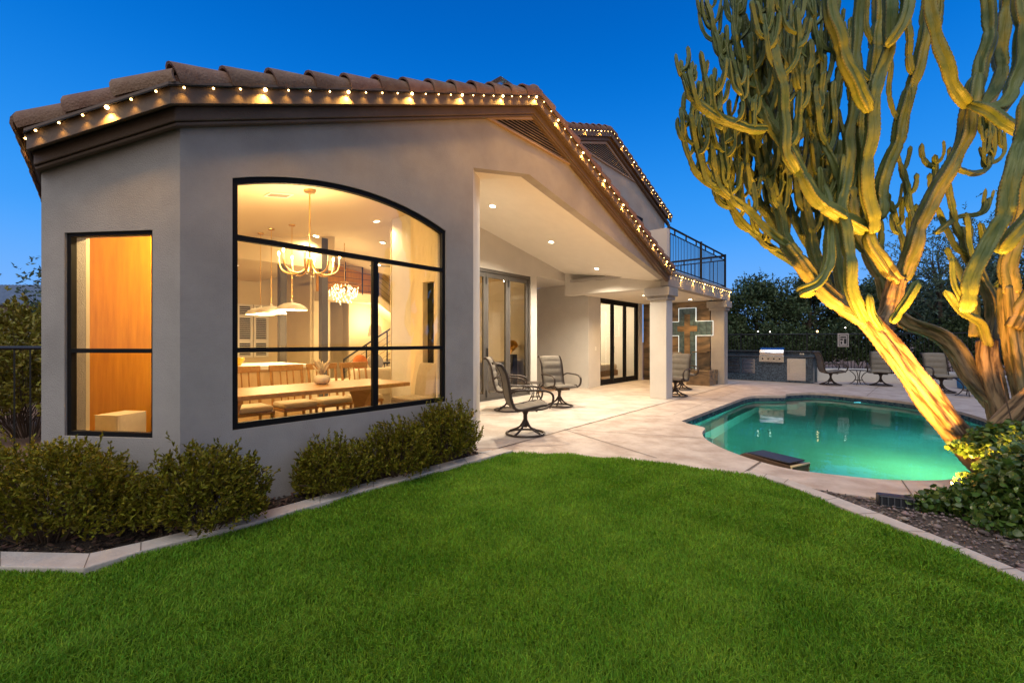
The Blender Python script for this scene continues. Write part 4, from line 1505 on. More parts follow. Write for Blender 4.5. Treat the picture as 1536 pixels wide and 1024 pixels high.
# the room behind the narrow bay window
cab = thing('wardrobe', 'tall amber wood cabinet seen through the narrow bay window', 'cabinet', P0, HA)
def LB(a, d, z): q = CB + DL * a + NL * d; return (q.x, q.y, z)
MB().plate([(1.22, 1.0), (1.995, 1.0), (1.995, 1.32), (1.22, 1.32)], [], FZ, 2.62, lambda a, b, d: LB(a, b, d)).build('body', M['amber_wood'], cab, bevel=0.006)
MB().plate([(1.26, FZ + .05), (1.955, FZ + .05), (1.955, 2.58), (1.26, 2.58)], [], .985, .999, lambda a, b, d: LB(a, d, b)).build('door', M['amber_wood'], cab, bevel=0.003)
ot = thing('ottoman', 'small cream boxy stool just inside the narrow bay window', 'stool', P0, HA)
MB().plate([(1.08, .50), (1.32, .50), (1.32, .78), (1.08, .78)], [], .42, .70, lambda a, b, d: LB(a, b, d)).build('seat', M['cream_fabric'], ot, bevel=0.025)
for a, b in ((1.11, .53), (1.29, .53), (1.11, .75), (1.29, .75)):
    MB().tube([LB(a, b, FZ), LB(a, b, .43)], 0.018, 6).build('leg', M['oak'], ot)
bl_ = thing('added_bay_light', 'added small ceiling light that brightens the amber cabinet in the bay', 'ceiling light', P0, HA)  # unseen disc and lamp added to light the bay room
MB().lathe([(0.001, 0), (0.07, 0.0), (0.07, 0.02), (0.001, 0.022)], 18, LB(.62, .72, 2.72)).build('diffuser', M['disc_light'], bl_)
lamp('bay_fill_lamp', 'POINT', LB(.62, .72, 2.5), 118, (1, .70, .30), bl_, 0.06)

# beyond the dining table
cc = thing('crystal_chandelier', 'glittering crystal drop chandelier hanging in the stair hall', 'chandelier', H(1.25, 5.45, 0), HA)
drops = MB()
for k in range(150):
    a = random.uniform(0, 2 * PI); r = 0.33 * math.sqrt(random.random())
    z = 2.62 - random.uniform(.0, .42) * (1.25 - r / .33 * .7)
    drops.lathe([(0.001, -.028), (0.010, -.012), (0.006, .01), (0.001, .02)], 5, (r * math.cos(a), r * math.sin(a), z))
drops.build('crystal', emit_mat('crystal', (1, .86, .55), 1.6), cc)
MB().lathe([(0.34, 2.64), (0.34, 2.67), (0.30, 2.67), (0.30, 2.64)], 24).build('ring', M['brass'], cc)
MB().tube([(0, 0, 2.65), (0, 0, 3.58)], 0.008, 6).build('rod', M['brass'], cc)
lamp('crystal_light', 'POINT', (0, 0, 2.35), 75, (1, .72, .36), cc, 0.25)


def sofa(name, label, loc, rz, w, fabric):
    s = thing(name, label, 'sofa', loc, rz)
    MB().box(-w / 2, w / 2, -.42, .42, .12, .42).build('base', fabric, s, bevel=0.03)
    MB().box(-w / 2, w / 2, -.45, -.22, .30, .82).build('backrest', fabric, s, bevel=0.05)
    for sx in (-1, 1):
        MB().box(sx * w / 2 - .09, sx * w / 2 + .09, -.43, .43, .12, .62).build('armrest', fabric, s, bevel=0.04)
    n = 2
    for k in range(n):
        a = -w / 2 + .1 + k * (w - .2) / n
        MB().box(a + .01, a + (w - .2) / n - .01, -.20, .44, .42, .54).build('seat_cushion', fabric, s, bevel=0.04)
    for x in (-w / 2 + .08, w / 2 - .08):
        for y in (-.36, .36):
            MB().tube([(x, y, 0), (x, y, .13)], 0.02, 6).build('leg', M['iron'], s)
    return s


sofa('sofa', 'cream sofa with its back to the dining table', H(1.15, 3.55, FZ), HA, 1.9, M['cream_fabric'])
sofa('sofa', 'pale sofa just behind the folding patio doors', H(4.15, 3.75, FZ), HA, 1.45, M['cream_fabric'])


def pillow(label, loc, rot, fabric, sz=.24):
    p = MB()
    p.ball((0, 0, 0), 1, 16, sc=(sz, .085, sz))
    o = p.build('cushion', fabric, None, True)
    o.location = loc; o.rotation_euler = rot
    tag(o, label, 'cushion', 'loose sofa cushions')


pillow('round rust orange cushion at the right end of the cream sofa', H(1.85, 3.5, .98 - .02), (-.2, 0, HA), M['rust_fabric'], .17)
pillow('small rust cushion on the left of the cream sofa beside a grey one', H(.50, 3.5, .96), (-.2, .3, HA), M['rust_fabric'], .15)
pillow('dark grey cushion on the cream sofa behind the right oak chair', H(.82, 3.5, .96), (-.2, -.2, HA), M['grey_fabric'], .16)
lt = thing('console_table', 'black metal console table below the stair rail', 'table', H(2.5, 5.2, FZ), HA)
MB().box(-.5, .5, -.18, .18, .78, .82).build('tabletop', M['iron'], lt)
for x in (-.47, .47):
    for y in (-.15, .15):
        MB().tube([(x, y, 0), (x, y, .78)], 0.015, 4).build('leg', M['iron'], lt)
cf = thing('ceiling_fan', 'dark ceiling fan hanging from a long rod in the great room', 'fan', H(1.72, 4.0, 0), HA)
zf_ = 3.60
MB().lathe([(0.07, zf_ - .07), (0.05, zf_ - .02), (0.075, zf_ - .002), (0.001, zf_ - .001)], 16).build('canopy', M['iron'], cf)
MB().tube([(0, 0, zf_ - .05), (0, 0, 3.0)], 0.013, 8).build('rod', M['iron'], cf)
MB().lathe([(0.001, 2.88), (0.08, 2.90), (0.10, 2.96), (0.05, 3.02), (0.001, 3.03)], 18).build('motor', M['iron'], cf, True)
for k in range(3):
    Mk = Matrix.Rotation(2 * PI * k / 3 + .3, 4, 'Z')
    MB().box(.09, .62, -.05, .05, 2.945, 2.955, 0, Mk).build('blade', M['iron'], cf)
wa = thing('wall_picture', 'small framed picture on the pale wall past the stairs', 'picture', H(2.25, 8.58, 1.55), HA)
MB().box(-.2, .2, -.03, 0, -.16, .16).build('frame', M['iron'], wa)
MB().box(-.15, .15, -.034, -.031, -.11, .11).build('print', mat('print', (.6, .55, .5), .6, col2=(.12, .1, .1), vscale=7), wa)
vn = thing('air_vent', 'square air vent set in the dining ceiling beside the chandelier', 'vent', H(-1.62, 1.75, zceil(-1.62) - .012), HA)
vn.rotation_euler = (Matrix.Rotation(HA, 4, 'Z') @ Matrix.Rotation(-math.atan(.17), 4, 'Y')).to_euler()
MB().plate(rect(-.14, .14, -.10, .10), [rect(-.12, .12, -.08, .08)], -.004, .008, lambda a, b, d: (a, b, d)).build('frame', M['white'], vn)
sv = MB()
for k in range(7):
    sv.box(-.12, .12, -.075 + k * .023, -.063 + k * .023, 0, .004)
sv.build('louver', M['louver'], vn)
gs = thing('gold_sculpture', 'gold shell shaped sculpture on a dark pedestal behind the patio door', 'sculpture', H(4.62, 3.32, FZ), HA)
MB().box(-.09, .09, -.09, .09, 0, .98).build('pedestal', M['iron'], gs, bevel=0.005)
sc_ = MB()
fan = []
for k in range(13):
    a = math.radians(10 + 160 * k / 12)
    fan.append((math.cos(a) * .2, 1.16 + math.sin(a) * .17))
sc_.plate([(.14, 1.14), *fan, (-.16, 1.15), (-.06, 1.20), (.05, 1.2)], [], -.03, .03, lambda a, b, d: (a, d, b))
sc_.ball((0.0, -.02, 1.15), .085, 12, sc=(1, .8, .9))
sc_.tube([(0, 0, 1.12), (-.05, 0, 1.04), (-.07, 0, .98)], [.06, .035, .012], 8)
sc_.build('figure', mat('gold', (0.85, 0.42, 0.06), 0.35, metal=0.6), gs, True, angle=40)

# bedroom
bd_ = thing('bed', 'low bed with pale blanket behind the bedroom doors', 'bed', H(9.6, 4.3, .012), HA)
MB().box(-.8, .8, -.95, .95, .15, .34).build('frame', M['oak'], bd_, bevel=0.01)
MB().box(-.78, .78, -.93, .93, .342, .56).build('mattress', M['cream_fabric'], bd_, bevel=0.05)
MB().box(-.85, -.78, -1.0, 1.0, .15, 1.0).build('headboard', M['cream_fabric'], bd_, bevel=0.03)
pf = thing('pouf', 'round mustard knitted pouf inside the bedroom doors', 'pouf', H(8.25, 3.4, .012), HA)
MB().lathe([(0.2, 0), (0.30, .05), (0.34, .18), (0.30, .31), (0.18, .36), (0.001, .37)], 24).build('body', mat('mustard', (.62, .36, .07), .9, bump=.5, bscale=60), pf, True)
tl_ = thing('table_lamp', 'bedside lamp with white shade glowing in the bedroom', 'lamp', H(10.2, 5.5, .012), HA)
MB().box(-.22, .22, -.2, .2, 0, .55).build('nightstand', M['oak'], tl_, bevel=0.008)
MB().lathe([(0.07, .55), (0.08, .58), (0.03, .66), (0.05, .78), (0.012, .85), (0.012, .95)], 14).build('lamp_base', M['white'], tl_, True)
MB().lathe([(0.16, .92), (0.12, 1.2), (0.115, 1.2), (0.155, .92)], 20).build('lamp_shade', emit_mat('lit_shade', (1, .78, .45), 2.2), tl_, True)
lamp('bedroom_light', 'POINT', (-1.1, -1.0, 2.35), 170, SOFT, tl_, 0.15)
# ------------------------------------------------------------------ patio furniture
M['chair_metal'] = mat('chair_metal', (0.055, 0.038, 0.028), 0.45, metal=0.3, var=0.2, vscale=12)
M['sling'] = mat('sling_fabric', (0.20, 0.17, 0.13), 0.9, var=0.12, vscale=14, bump=0.3, bscale=350, bdist=0.002)


def swivel_chair(label, loc, rz):
    """padded sling swivel chair; it looks towards local -y"""
    c = thing('swivel_chair', label, 'patio chair', loc, rz, 'padded swivel patio chairs')
    prof = smooth_path([(0, -.31, .415), (0, -.24, .445), (0, -.05, .415), (0, .12, .385), (0, .21, .42), (0, .26, .56), (0, .285, .72), (0, .32, .88), (0, .385, 1.00), (0, .43, 1.025)], 7)
    tot = [0]
    for a, b in zip(prof[:-1], prof[1:]): tot.append(tot[-1] + (b - a).length)
    W = 0.235
    sl = MB()
    vs = []
    nx = 8
    for i, p in enumerate(prof):
        d = (prof[min(i + 1, len(prof) - 1)] - prof[max(i - 1, 0)]).normalized()
        nrm = Vector((0, -d.z, d.y))
        u = tot[i] / tot[-1]
        puff = 0.026 * abs(math.sin(PI * u * 8)) ** 0.55 + 0.006
        row = []
        for j in range(nx + 1):
            x = -W + 2 * W * j / nx
            e_ = (1 - abs(x / W) ** 4)
            row.append(Vector((x, p.y, p.z)) + nrm * puff * e_)
        for j in range(nx, -1, -1):
            x = -W + 2 * W * j / nx
            row.append(Vector((x, p.y, p.z)) - nrm * (0.012 + .4 * puff * (1 - abs(x / W) ** 4)))
        vs += row
    m = 2 * (nx + 1)
    fs = [(i * m + j, i * m + (j + 1) % m, (i + 1) * m + (j + 1) % m, (i + 1) * m + j) for i in range(len(prof) - 1) for j in range(m)]
    fs += [tuple(range(m)), tuple((len(prof) - 1) * m + j for j in range(m - 1, -1, -1))]
    sl.add(vs, fs).build('sling', M['sling'], c, True)
    for sx in (-1, 1):
        x = sx * 0.255
        MB().tube([(x, p.y, p.z) for p in prof[::2]] + [(x, .455, 1.01)], 0.0165, 8, flat=(0.8, 1.25)).build('side_rail', M['chair_metal'], c, True)
        xa = sx * 0.305
        arm = smooth_path([(x, .262, .62), (xa, .19, .665), (xa, .02, .665), (xa, -.20, .655), (xa, -.31, .615), (xa, -.335, .54), (xa, -.30, .455), (xa * .97, -.2, .405), (x, -.06, .385), (x * .9, .08, .375)], 5)
        MB().tube(arm, 0.0175, 8, flat=(1.25, .85)).build('armrest', M['chair_metal'], c, True)
    MB().tube([(-.25, -.30, .41), (.25, -.30, .41)], 0.012, 6).tube([(-.25, .43, 1.015), (.25, .43, 1.015)], 0.013, 6).tube([(-.25, .16, .37), (.25, .16, .37)], 0.012, 6).build('cross_rail', M['chair_metal'], c, True)
    pd = MB()
    pd.lathe([(0.001, .10), (0.03, .10), (.033, .13), (.03, .28), (.05, .33), (.09, .365), (.001, .37)], 14, (0, .0, 0))
    pd.tube([(-.17, -.13, .355), (.17, -.13, .355)], .014, 6).tube([(-.17, .12, .36), (.17, .12, .36)], .014, 6)
    pd.tube([(0, -.13, .355), (0, .12, .36)], .018, 6)
    pd.build('pedestal', M['chair_metal'], c, True, angle=40)
    ring = [(0.275 * math.cos(a), 0.275 * math.sin(a), 0.016) for a in [2 * PI * k / 32 for k in range(32)]]
    MB().tube(ring, 0.016, 8, closed=True, flat=(1.15, 0.9)).build('base_ring', M['chair_metal'], c, True)
    for k in range(4):
        a = PI / 4 + PI / 2 * k
        dd = Vector((math.cos(a), math.sin(a), 0))
        MB().tube(smooth_path([dd * .02 + Vector((0, 0, .20)), dd * .07 + Vector((0, 0, .12)), dd * .16 + Vector((0, 0, .062)), dd * .268 + Vector((0, 0, .022))], 5), [0.02] * 6 + [.016] * 10, 7).build('strut', M['chair_metal'], c, True)
    return c


def face(dx, dy): return math.atan2(dx, -dy)           # turn so that local -y points along (dx, dy)


def gp(px, py, z=0.005):
    x, y = G(px, py, z)
    return (x, y, z)


ch0 = swivel_chair('padded swivel chair turned sideways on the patio edge, the nearest one', gp(788, 650.5), face(.95, .18))
SPOTS = [(gp(839, 609), face(.42, -.9), 'padded swivel chair facing the lawn beside the pale niche wall'),
         (gp(763, 615), face(.97, -.1), 'padded swivel chair before the folding doors, half hidden behind the nearest chair'),
         (gp(1013, 593.5), face(-.5, -.6), 'swivel chair just past the front column, mostly hidden by it'),
         (gp(1022, 583.5), face(.2, -.9), 'swivel chair in front of the lit cross on the porch'),
         (gp(1246, 577), face(.97, -.3), 'padded swivel chair right beside the outdoor kitchen counter'),
         (gp(1321, 578), face(-.62, -.75), 'padded swivel chair on the far pool edge, just left of the leaning cactus trunk'),
         (gp(1412, 588), face(-.35, -.93), 'padded swivel chair behind the leaning cactus trunk, before the white garden wall')]
for loc, rz, lb in SPOTS:
    copy_thing(ch0, loc, rz, lb)


def iron_table(label, loc, r, h):
    t = thing('side_table', label, 'side table', loc, 0, 'round iron patio tables')
    MB().lathe([(0.001, h - .012), (r, h - .012), (r + .006, h - .006), (r, h), (0.001, h)], 32).build('tabletop', M['chair_metal'], t, True, angle=40)
    for k in range(4):
        a = PI / 2 * k + .4
        d = Vector((math.cos(a), math.sin(a), 0))
        MB().tube(smooth_path([d * r * .85 + Vector((0, 0, h - .02)), d * r * .45 + Vector((0, 0, h * .72)), d * r * .28 + Vector((0, 0, h * .45)), d * r * .55 + Vector((0, 0, h * .14)), d * r * .85 + Vector((0, 0, .012))], 5), .012, 7).build('leg', M['chair_metal'], t, True)
    MB().tube([(r * .4 * math.cos(2 * PI * k / 20), r * .4 * math.sin(2 * PI * k / 20), h * .3) for k in range(20)], .009, 6, closed=True).build('ring', M['chair_metal'], t, True)
    return t


it = iron_table('round iron side table with curled legs between the patio chairs', gp(803, 604), .27, .45)
copy_thing(it, gp(1288, 576.5), .3, 'round iron side table between the two far poolside chairs')
copy_thing(it, gp(1452, 594), .5, 'round iron side table beside the blue stool by the garden wall')
bs = thing('drum_stool', 'bright blue cushioned drum stool behind the cactus trunks', 'stool', gp(1452, 583))
MB().lathe([(.16, .0), (.22, .03), (.23, .20), (.22, .40), (.14, .46), (.001, .47)], 22).build('body', mat('blue_fabric', (.04, .20, .42), .8, var=.1), bs, True)

# ------------------------------------------------------------------ outdoor kitchen
def mosaic_mat():
    m, nt, b = nodes_of('blue_mosaic')
    N, L = nt.nodes, nt.links
    tc = N.new('ShaderNodeTexCoord')
    vo = N.new('ShaderNodeTexVoronoi'); vo.inputs['Scale'].default_value = 42
    L.new(tc.outputs['Object'], vo.inputs['Vector'])
    sp = N.new('ShaderNodeSeparateColor'); L.new(vo.outputs['Color'], sp.inputs[0])
    rp = N.new('ShaderNodeValToRGB')
    rp.color_ramp.elements[0].color = (0.012, 0.018, 0.028, 1)
    rp.color_ramp.elements[1].color = (0.10, 0.145, 0.19, 1)
    L.new(sp.outputs[0], rp.inputs['Fac']); L.new(rp.outputs['Color'], b.inputs['Base Color'])
    b.inputs['Roughness'].default_value = 0.3
    return m


M['mosaic'] = mosaic_mat()
M['granite'] = mat('granite_top', (0.055, 0.06, 0.065), 0.25, var=0.5, vscale=60)
ki = thing('outdoor_kitchen', 'blue mosaic outdoor kitchen island with granite counters and steel doors', 'outdoor kitchen', H(13.12, 0, 0), HA)
MB().box(0, .62, -2.08, .80, .004, .82).build('base', M['mosaic'], ki, bevel=0.006)
MB().box(.62, .82, -2.12, .80, .004, .985).build('bar_wall', M['mosaic'], ki, bevel=0.006)
MB().box(-.04, .618, -2.12, .80, .822, .862).build('countertop', M['granite'], ki, bevel=0.006)
MB().box(.56, .98, -2.2, .84, .988, 1.03).build('bar_top', M['granite'], ki, bevel=0.006)
MB().box(-.022, -.002, -1.89, -1.37, .07, .79).box(-.04, -.024, -1.44, -1.42, .3, .62).build('fridge_door', M['steel'], ki, bevel=0.004)
for a, b in ((-.42, -.02), (.06, .46)):
    p = MB().plate(rect(a, b, .26, .74), [rect(a + .04, b - .04, .30, .70)], -.018, -.001, fn_s(0)).build('drawer_frame', M['steel'], ki, bevel=0.003)
    s = MB()
    for k in range(3):
        s.box(-.012, -.002, a + .05, b - .05, .315 + k * .13, .415 + k * .13)
    s.build('drawer', M['steel'], p, bevel=0.004)
for t in (.3, -1.7):
    MB().box(.612, .6195, t - .06, t + .06, .90, .95).build('outlet_cover', M['steel'], ki)
gl_ = thing('grill', 'stainless steel gas grill with a domed hood set in the mosaic counter', 'grill', H(13.12, -.92, 0), HA)
MB().box(-.075, .50, -.37, .37, .66, .875).build('body', M['steel'], gl_, bevel=0.008)
hd = MB()
prof = [(-.02, .878), (-.03, .97), (.02, 1.07), (.12, 1.13), (.30, 1.15), (.44, 1.12), (.48, .878)]
hd.plate(prof, [], -.35, .35, lambda a, b, d: (a, d, b))
hd.build('hood', M['steel'], gl_, bevel=0.012)
MB().tube([(-.08, -.29, .96), (-.08, .29, .96)], .014, 8).tube([(-.02, -.27, .96), (-.08, -.27, .96)], .009, 6).tube([(-.02, .27, .96), (-.08, .27, .96)], .009, 6).build('hood_handle', M['steel'], gl_, True)
for k in range(4):
    MB().lathe([(.001, 0), (.024, .0), (.022, .03), (.001, .032)], 12, (0, 0, 0), 0, Matrix.Translation((-.076, -.25 + .167 * k, .77)) @ Matrix.Rotation(-PI / 2, 4, 'Y')).build('knob', M['iron'], gl_, True, angle=40)

# ------------------------------------------------------------------ walls and fences round the garden
gwp = [(10.35, 15.2), (12.3, 14.75), (13.3, 13.2), (13.1, 11.0), (12.5, 9.0), (11.8, 7.0), (11.6, 5.0)]
gp_ = smooth_path([(*p, 0) for p in gwp], 5)
gwl = MB()
vs = []
for i, p in enumerate(gp_):
    d = (gp_[min(i + 1, len(gp_) - 1)] - gp_[max(i - 1, 0)]).normalized()
    nn_ = Vector((-d.y, d.x, 0))
    q = p + nn_ * .22
    vs += [(p.x, p.y, -.1), (p.x, p.y, .42), (q.x, q.y, .42), (q.x, q.y, -.1)]
k = len(gp_)
gwl.add(vs, [(i * 4 + j, i * 4 + (j + 1) % 4, i * 4 + 4 + (j + 1) % 4, i * 4 + 4 + j) for i in range(k - 1) for j in range(4)] + [(0, 1, 2, 3), ((k - 1) * 4 + 3, (k - 1) * 4 + 2, (k - 1) * 4 + 1, (k - 1) * 4)])
gw_ = thing('garden_wall', 'low white stucco seat wall curving behind the far pool chairs', 'wall')
gwl.build('wall', M['stucco_white'], gw_, bevel=0.02)


def iron_fence(label, path, h, step, base=0.0):
    f = thing('iron_fence', label, 'fence', (0, 0, 0), 0)
    path = [Vector((*p, base)) for p in path]
    for a, b in zip(path[:-1], path[1:]):
        L = (b - a).length
        n = max(1, int(L / step))
        pk = MB()
        for i in range(1, n):
            p = a.lerp(b, i / n)
            pk.tube([p + Vector((0, 0, .08)), p + Vector((0, 0, h))], .009, 4)
        pk.build('picket_panel', M['iron'], f)
        MB().tube([a + Vector((0, 0, h)), b + Vector((0, 0, h))], .02, 4).build('top_rail', M['iron'], f)
        MB().tube([a + Vector((0, 0, .12)), b + Vector((0, 0, .12))], .016, 4).build('bottom_rail', M['iron'], f)
    for p in path:
        MB().tube([p - Vector((0, 0, .1)), p + Vector((0, 0, h + .06))], .03, 4).build('post', M['iron'], f)
    return f


iron_fence('black iron fence standing behind the outdoor kitchen and pool chairs', [(6.9, 19.0), (9.0, 17.3), (11.0, 16.4), (13.2, 15.7), (14.6, 13.8), (14.5, 11.3), (13.8, 8.8), (13.2, 6.6)], 1.62, 0.11)
iron_fence('black iron side yard fence left of the house wall', [(-4.55, 4.45), (-6.0, 4.45), (-7.5, 4.45), (-9.0, 4.45)], 1.285, 0.145)
sg_ = thing('pool_sign', 'small square notice sign fixed to the far iron fence', 'sign', A(1265, 510, 15.7))
MB().box(-.20, .20, 0, .012, -.24, .24).build('board', mat('sign_face', (.42, .36, .33), .6, var=.1), sg_, bevel=0.01)
sgm = MB()
sgm.plate(rect(-.16, .16, -.20, .20), [rect(-.14, .14, -.18, .18)], -.003, -.001, lambda a, b, d: (a, d, b))
sgm.box(-.11, .10, -.003, -.001, .08, .13).box(-.11, -.02, -.003, -.001, -.01, .05).box(.02, .11, -.003, -.001, -.13, .05).box(-.10, -.04, -.003, -.001, -.14, -.05)
sgm.build('print', M['iron'], sg_)
for i, (px, py) in enumerate(((1137, 497), (1155, 497.5), (1226, 497), (1268, 491.5))):
    fl = thing('fence_light', ('tiny white lamp on the fence rail behind the left counter end', 'tiny white lamp on the fence rail above the grill', 'tiny orange lamp on the fence rail above the steel fridge door', 'tiny white lamp just above the notice sign')[i], 'fence light', A(px, py, 15.9 if i < 2 else 15.55), 0, 'tiny lamps along the far fence')
    MB().ball((0, 0, 0), .022 if i != 2 else .035, 8).build('bulb', emit_mat('fence_bulb', (1, .6, .25) if i == 2 else (1, .9, .75), 5), fl, True)
    MB().tube([(0, 0, -.02), (0, 0, -.09)], .01, 5).build('bracket', M['iron'], fl)

# pool things
px_, py_ = G(1146, 692.5)
sk = thing('pool_skimmer_box', 'flat dark lidded box with a pale lip at the near edge of the pool', 'skimmer', (px_ + .16, py_ + .10, -.06), -1.12)
bx = MB()
bx.plate([(-.32, -.06), (.29, -.06), (.30, .075), (-.24, .10), (-.33, .05)], [], -.16, .16, lambda a, b, d: (a, d, b))
bx.build('body', mat('skimmer_shell', (.12, .07, .04), .35, var=.3), sk, bevel=0.012)
MB().box(-.22, .27, -.14, .14, .094, .108).build('lid', mat('skimmer_lid', (.035, .03, .03), .5), sk, bevel=0.004)
MB().tube([(.305, -.155, .075), (.305, .155, .075), (.305, .155, -.045), (.305, -.155, -.045)], .014, 8, closed=True).build('lip', mat('brass_lip', (.55, .42, .20), .35), sk, True)
fx, fy = G(1287, 597.5, -.45)
pl_ = thing('pool_light', 'round white pool light in the far pool wall', 'pool light', (0, 0, 0))
for dx_, dy_, pw_ in ((-1.5, .1, 34), (.3, .5, 36), (.5, -1.25, 80), (2.0, .0, 36)):
    lamp('underwater_lamp', 'POINT', (PC.x + dx_, PC.y + dy_, -.42), pw_, (0.34, 0.92, 1.0) if dy_ > -1 else (1.0, 1.0, .42), pl_, 0.0)
wq = Vector(G(1287, 594.3))
MB().lathe([(.001, 0), (.10, 0), (.12, .015), (.09, .03), (.001, .035)], 20, (0, 0, 0), 0, Matrix.Translation((wq.x, wq.y - .0, -.26)) @ Matrix.Rotation(PI / 2, 4, 'X')).build('lens', emit_mat('pool_lens', (.75, .95, 1), 1.5), pl_, True)

# the up-light under the cactus
ux, uy = G(1343, 757)
ul = thing('floodlight', 'black louvred garden floodlight lying in the gravel', 'floodlight', (ux, uy, 0.03), -.42)
hb = MB().box(-.12, .12, -.045, .045, -.04, .052)
hb.build('housing', mat('black_plastic', (.018, .02, .024), .45), ul, bevel=0.012)
lv = MB()
for k in range(6):
    x = -.102 + k * .0408
    lv.box(x - .003, x + .003, -.054, -.046, -.03, .044)
lv.box(-.112, .112, -.054, -.046, -.034, -.029).box(-.112, .112, -.054, -.046, .041, .046)
lv.build('grille', mat('grille_grey', (.09, .095, .10), .4), ul)
MB().box(-.10, .10, .046, .052, -.025, .042).build('lens', emit_mat('flood_lens', (1, .75, .35), 3), ul)
# spiky driftwood / cut stump by the ivy
# ------------------------------------------------------------------ side yard left of the house
um = thing('backflow_valve', 'grey pipe valve assembly standing by the left house corner', 'pipe valve', (-4.18, 4.05, 0))
MB().tube(smooth_path([(-.10, 0, -.05), (-.10, 0, .55), (-.07, 0, .86), (0.0, 0, .93), (.07, 0, .86), (.08, 0, .55), (.08, 0, -.05)], 6), .022, 8).build('pipe', M['iron'], um, True)
MB().lathe([(.001, .52), (.05, .53), (.055, .60), (.06, .72), (.07, .74), (.07, .77), (.001, .78)], 16, (.03, 0, 0)).build('valve_body', mat('valve_grey', (.30, .33, .38), .5, var=.1), um, True, angle=40)
MB().tube([(-.22, -.03, .12), (-.10, -.02, .5)], .012, 6).build('handle', mat('valve_brass', (.45, .28, .12), .4, metal=.7), um)
nh = thing('neighbour_house', 'distant house with a blue grey ribbed tile roof beyond the side yard', 'house', (-29, 25, 0))
MB().box(-5, 5, 0, 8, -.1, 3.4).build('wall', M['stucco'], nh)
nr = MB()
nr.add([(-5.6, -.6, 3.4), (5.6, -.6, 3.4), (5.6, 4, 5.0), (-5.6, 4, 5.0), (5.6, 8.6, 3.4), (-5.6, 8.6, 3.4)], [(0, 1, 2, 3), (3, 2, 4, 5)])
for k in range(48):
    x = -5.5 + k * .234
    nr.tube([(x, -.62, 3.42), (x, 4, 5.03)], .075, 6)
nr.build('roof', mat('grey_roof_tile', (.20, .24, .28), .7, var=.2), nh)

# pipe and hose at the patio corner, wicker chair on the balcony, dry twigs by the floodlight
ho = thing('garden_hose', 'pale hose end curling over the mulch at the patio corner', 'hose', (-.47, 5.28, .02))
MB().tube(smooth_path([(-.02, .16, .42), (-.03, .13, .20), (-.02, .10, .03), (.05, -.02, .012), (.14, -.05, .012), (.22, .02, .012)], 6), .011, 8).build('tube', M['white'], ho, True)
MB().box(-.045, -.005, .14, .18, .40, .47).build('tap', M['brass'], ho, bevel=0.006)
wc = thing('wicker_chair', 'brown wicker chair standing on the balcony', 'chair', H(7.0, .75, 3.02), HA - .6)
M['wicker'] = mat('wicker', (.16, .07, .035), .8, var=.3, vscale=30, bump=.8, bscale=60)
MB().box(-.30, .30, -.30, .28, .0, .36).build('base', M['wicker'], wc, bevel=0.02)
MB().box(-.30, .30, .22, .30, .36, .82).build('backrest', M['wicker'], wc, bevel=0.03)
for sx in (-1, 1):
    MB().box(sx * .27 - .045, sx * .27 + .045, -.30, .22, .362, .58).build('armrest', M['wicker'], wc, bevel=0.02)
MB().box(-.22, .22, -.29, .21, .362, .45).build('cushion', M['cream_fabric'], wc, bevel=0.03)
dt = thing('dry_twigs', 'tangle of pale dry twigs at the edge of the ivy mat', 'twigs', (*G(1402, 748), 0.0))
for k in range(9):
    a = random.uniform(-.6, .6); L_ = random.uniform(.15, .32)
    MB().tube(smooth_path([(random.uniform(-.1, .1), random.uniform(-.05, .05), .01), (L_ * .4 * math.cos(a), L_ * .4 * math.sin(a), .04 + random.random() * .03), (L_ * math.cos(a), L_ * math.sin(a), random.uniform(.02, .09))], 4), [.007] * 4 + [.005] * 3 + [.003] * 2, 5).build('twig', M['pebble'], dt)
# ------------------------------------------------------------------ leaves
def leaf_cloud(P, D, L, W, fold=0.25, bend=0.15, rounded=False):
    """one bent, folded diamond leaf for each base point P with axis D"""
    n = len(P)
    D = D / np.linalg.norm(D, axis=1, keepdims=True)
    R = RNG.normal(size=(n, 3)); R[:, 2] += 0.0
    S = np.cross(D, R); S /= np.linalg.norm(S, axis=1, keepdims=True) + 1e-9
    Nn = np.cross(S, D)
    Nn *= np.sign(Nn[:, 2:3] + 1e-6)
    L = L[:, None]; W = W[:, None]
    base = P
    mid = P + D * L * .55 - Nn * L * 0.0
    l = P + D * L * .45 + S * W + Nn * W * fold
    r = P + D * L * .45 - S * W + Nn * W * fold
    tip = P + D * L - Nn * L * bend
    if rounded:
        l1 = P + D * L * .16 + S * W * .8 + Nn * W * fold * .6
        r1 = P + D * L * .16 - S * W * .8 + Nn * W * fold * .6
        l2 = P + D * L * .72 + S * W * .72 + Nn * W * fold * .5 - Nn * L * bend * .5
        r2 = P + D * L * .72 - S * W * .72 + Nn * W * fold * .5 - Nn * L * bend * .5
        V = np.stack([base, l1, l, l2, tip, r2, r, r1, mid], 1).reshape(-1, 3)
        b = (np.arange(n) * 9)[:, None]
        Fa = np.concatenate([b + np.array([[k, (k + 1) % 8, 8]]) for k in range(8)], 0)
        return V, Fa
    V = np.stack([base, l, mid, r, tip], 1).reshape(-1, 3)
    b = (np.arange(n) * 5)[:, None]
    Fa = np.concatenate([b + np.array([[0, 2, 1]]), b + np.array([[0, 3, 2]]), b + np.array([[1, 2, 4]]), b + np.array([[2, 3, 4]])], 0)
    return V, Fa


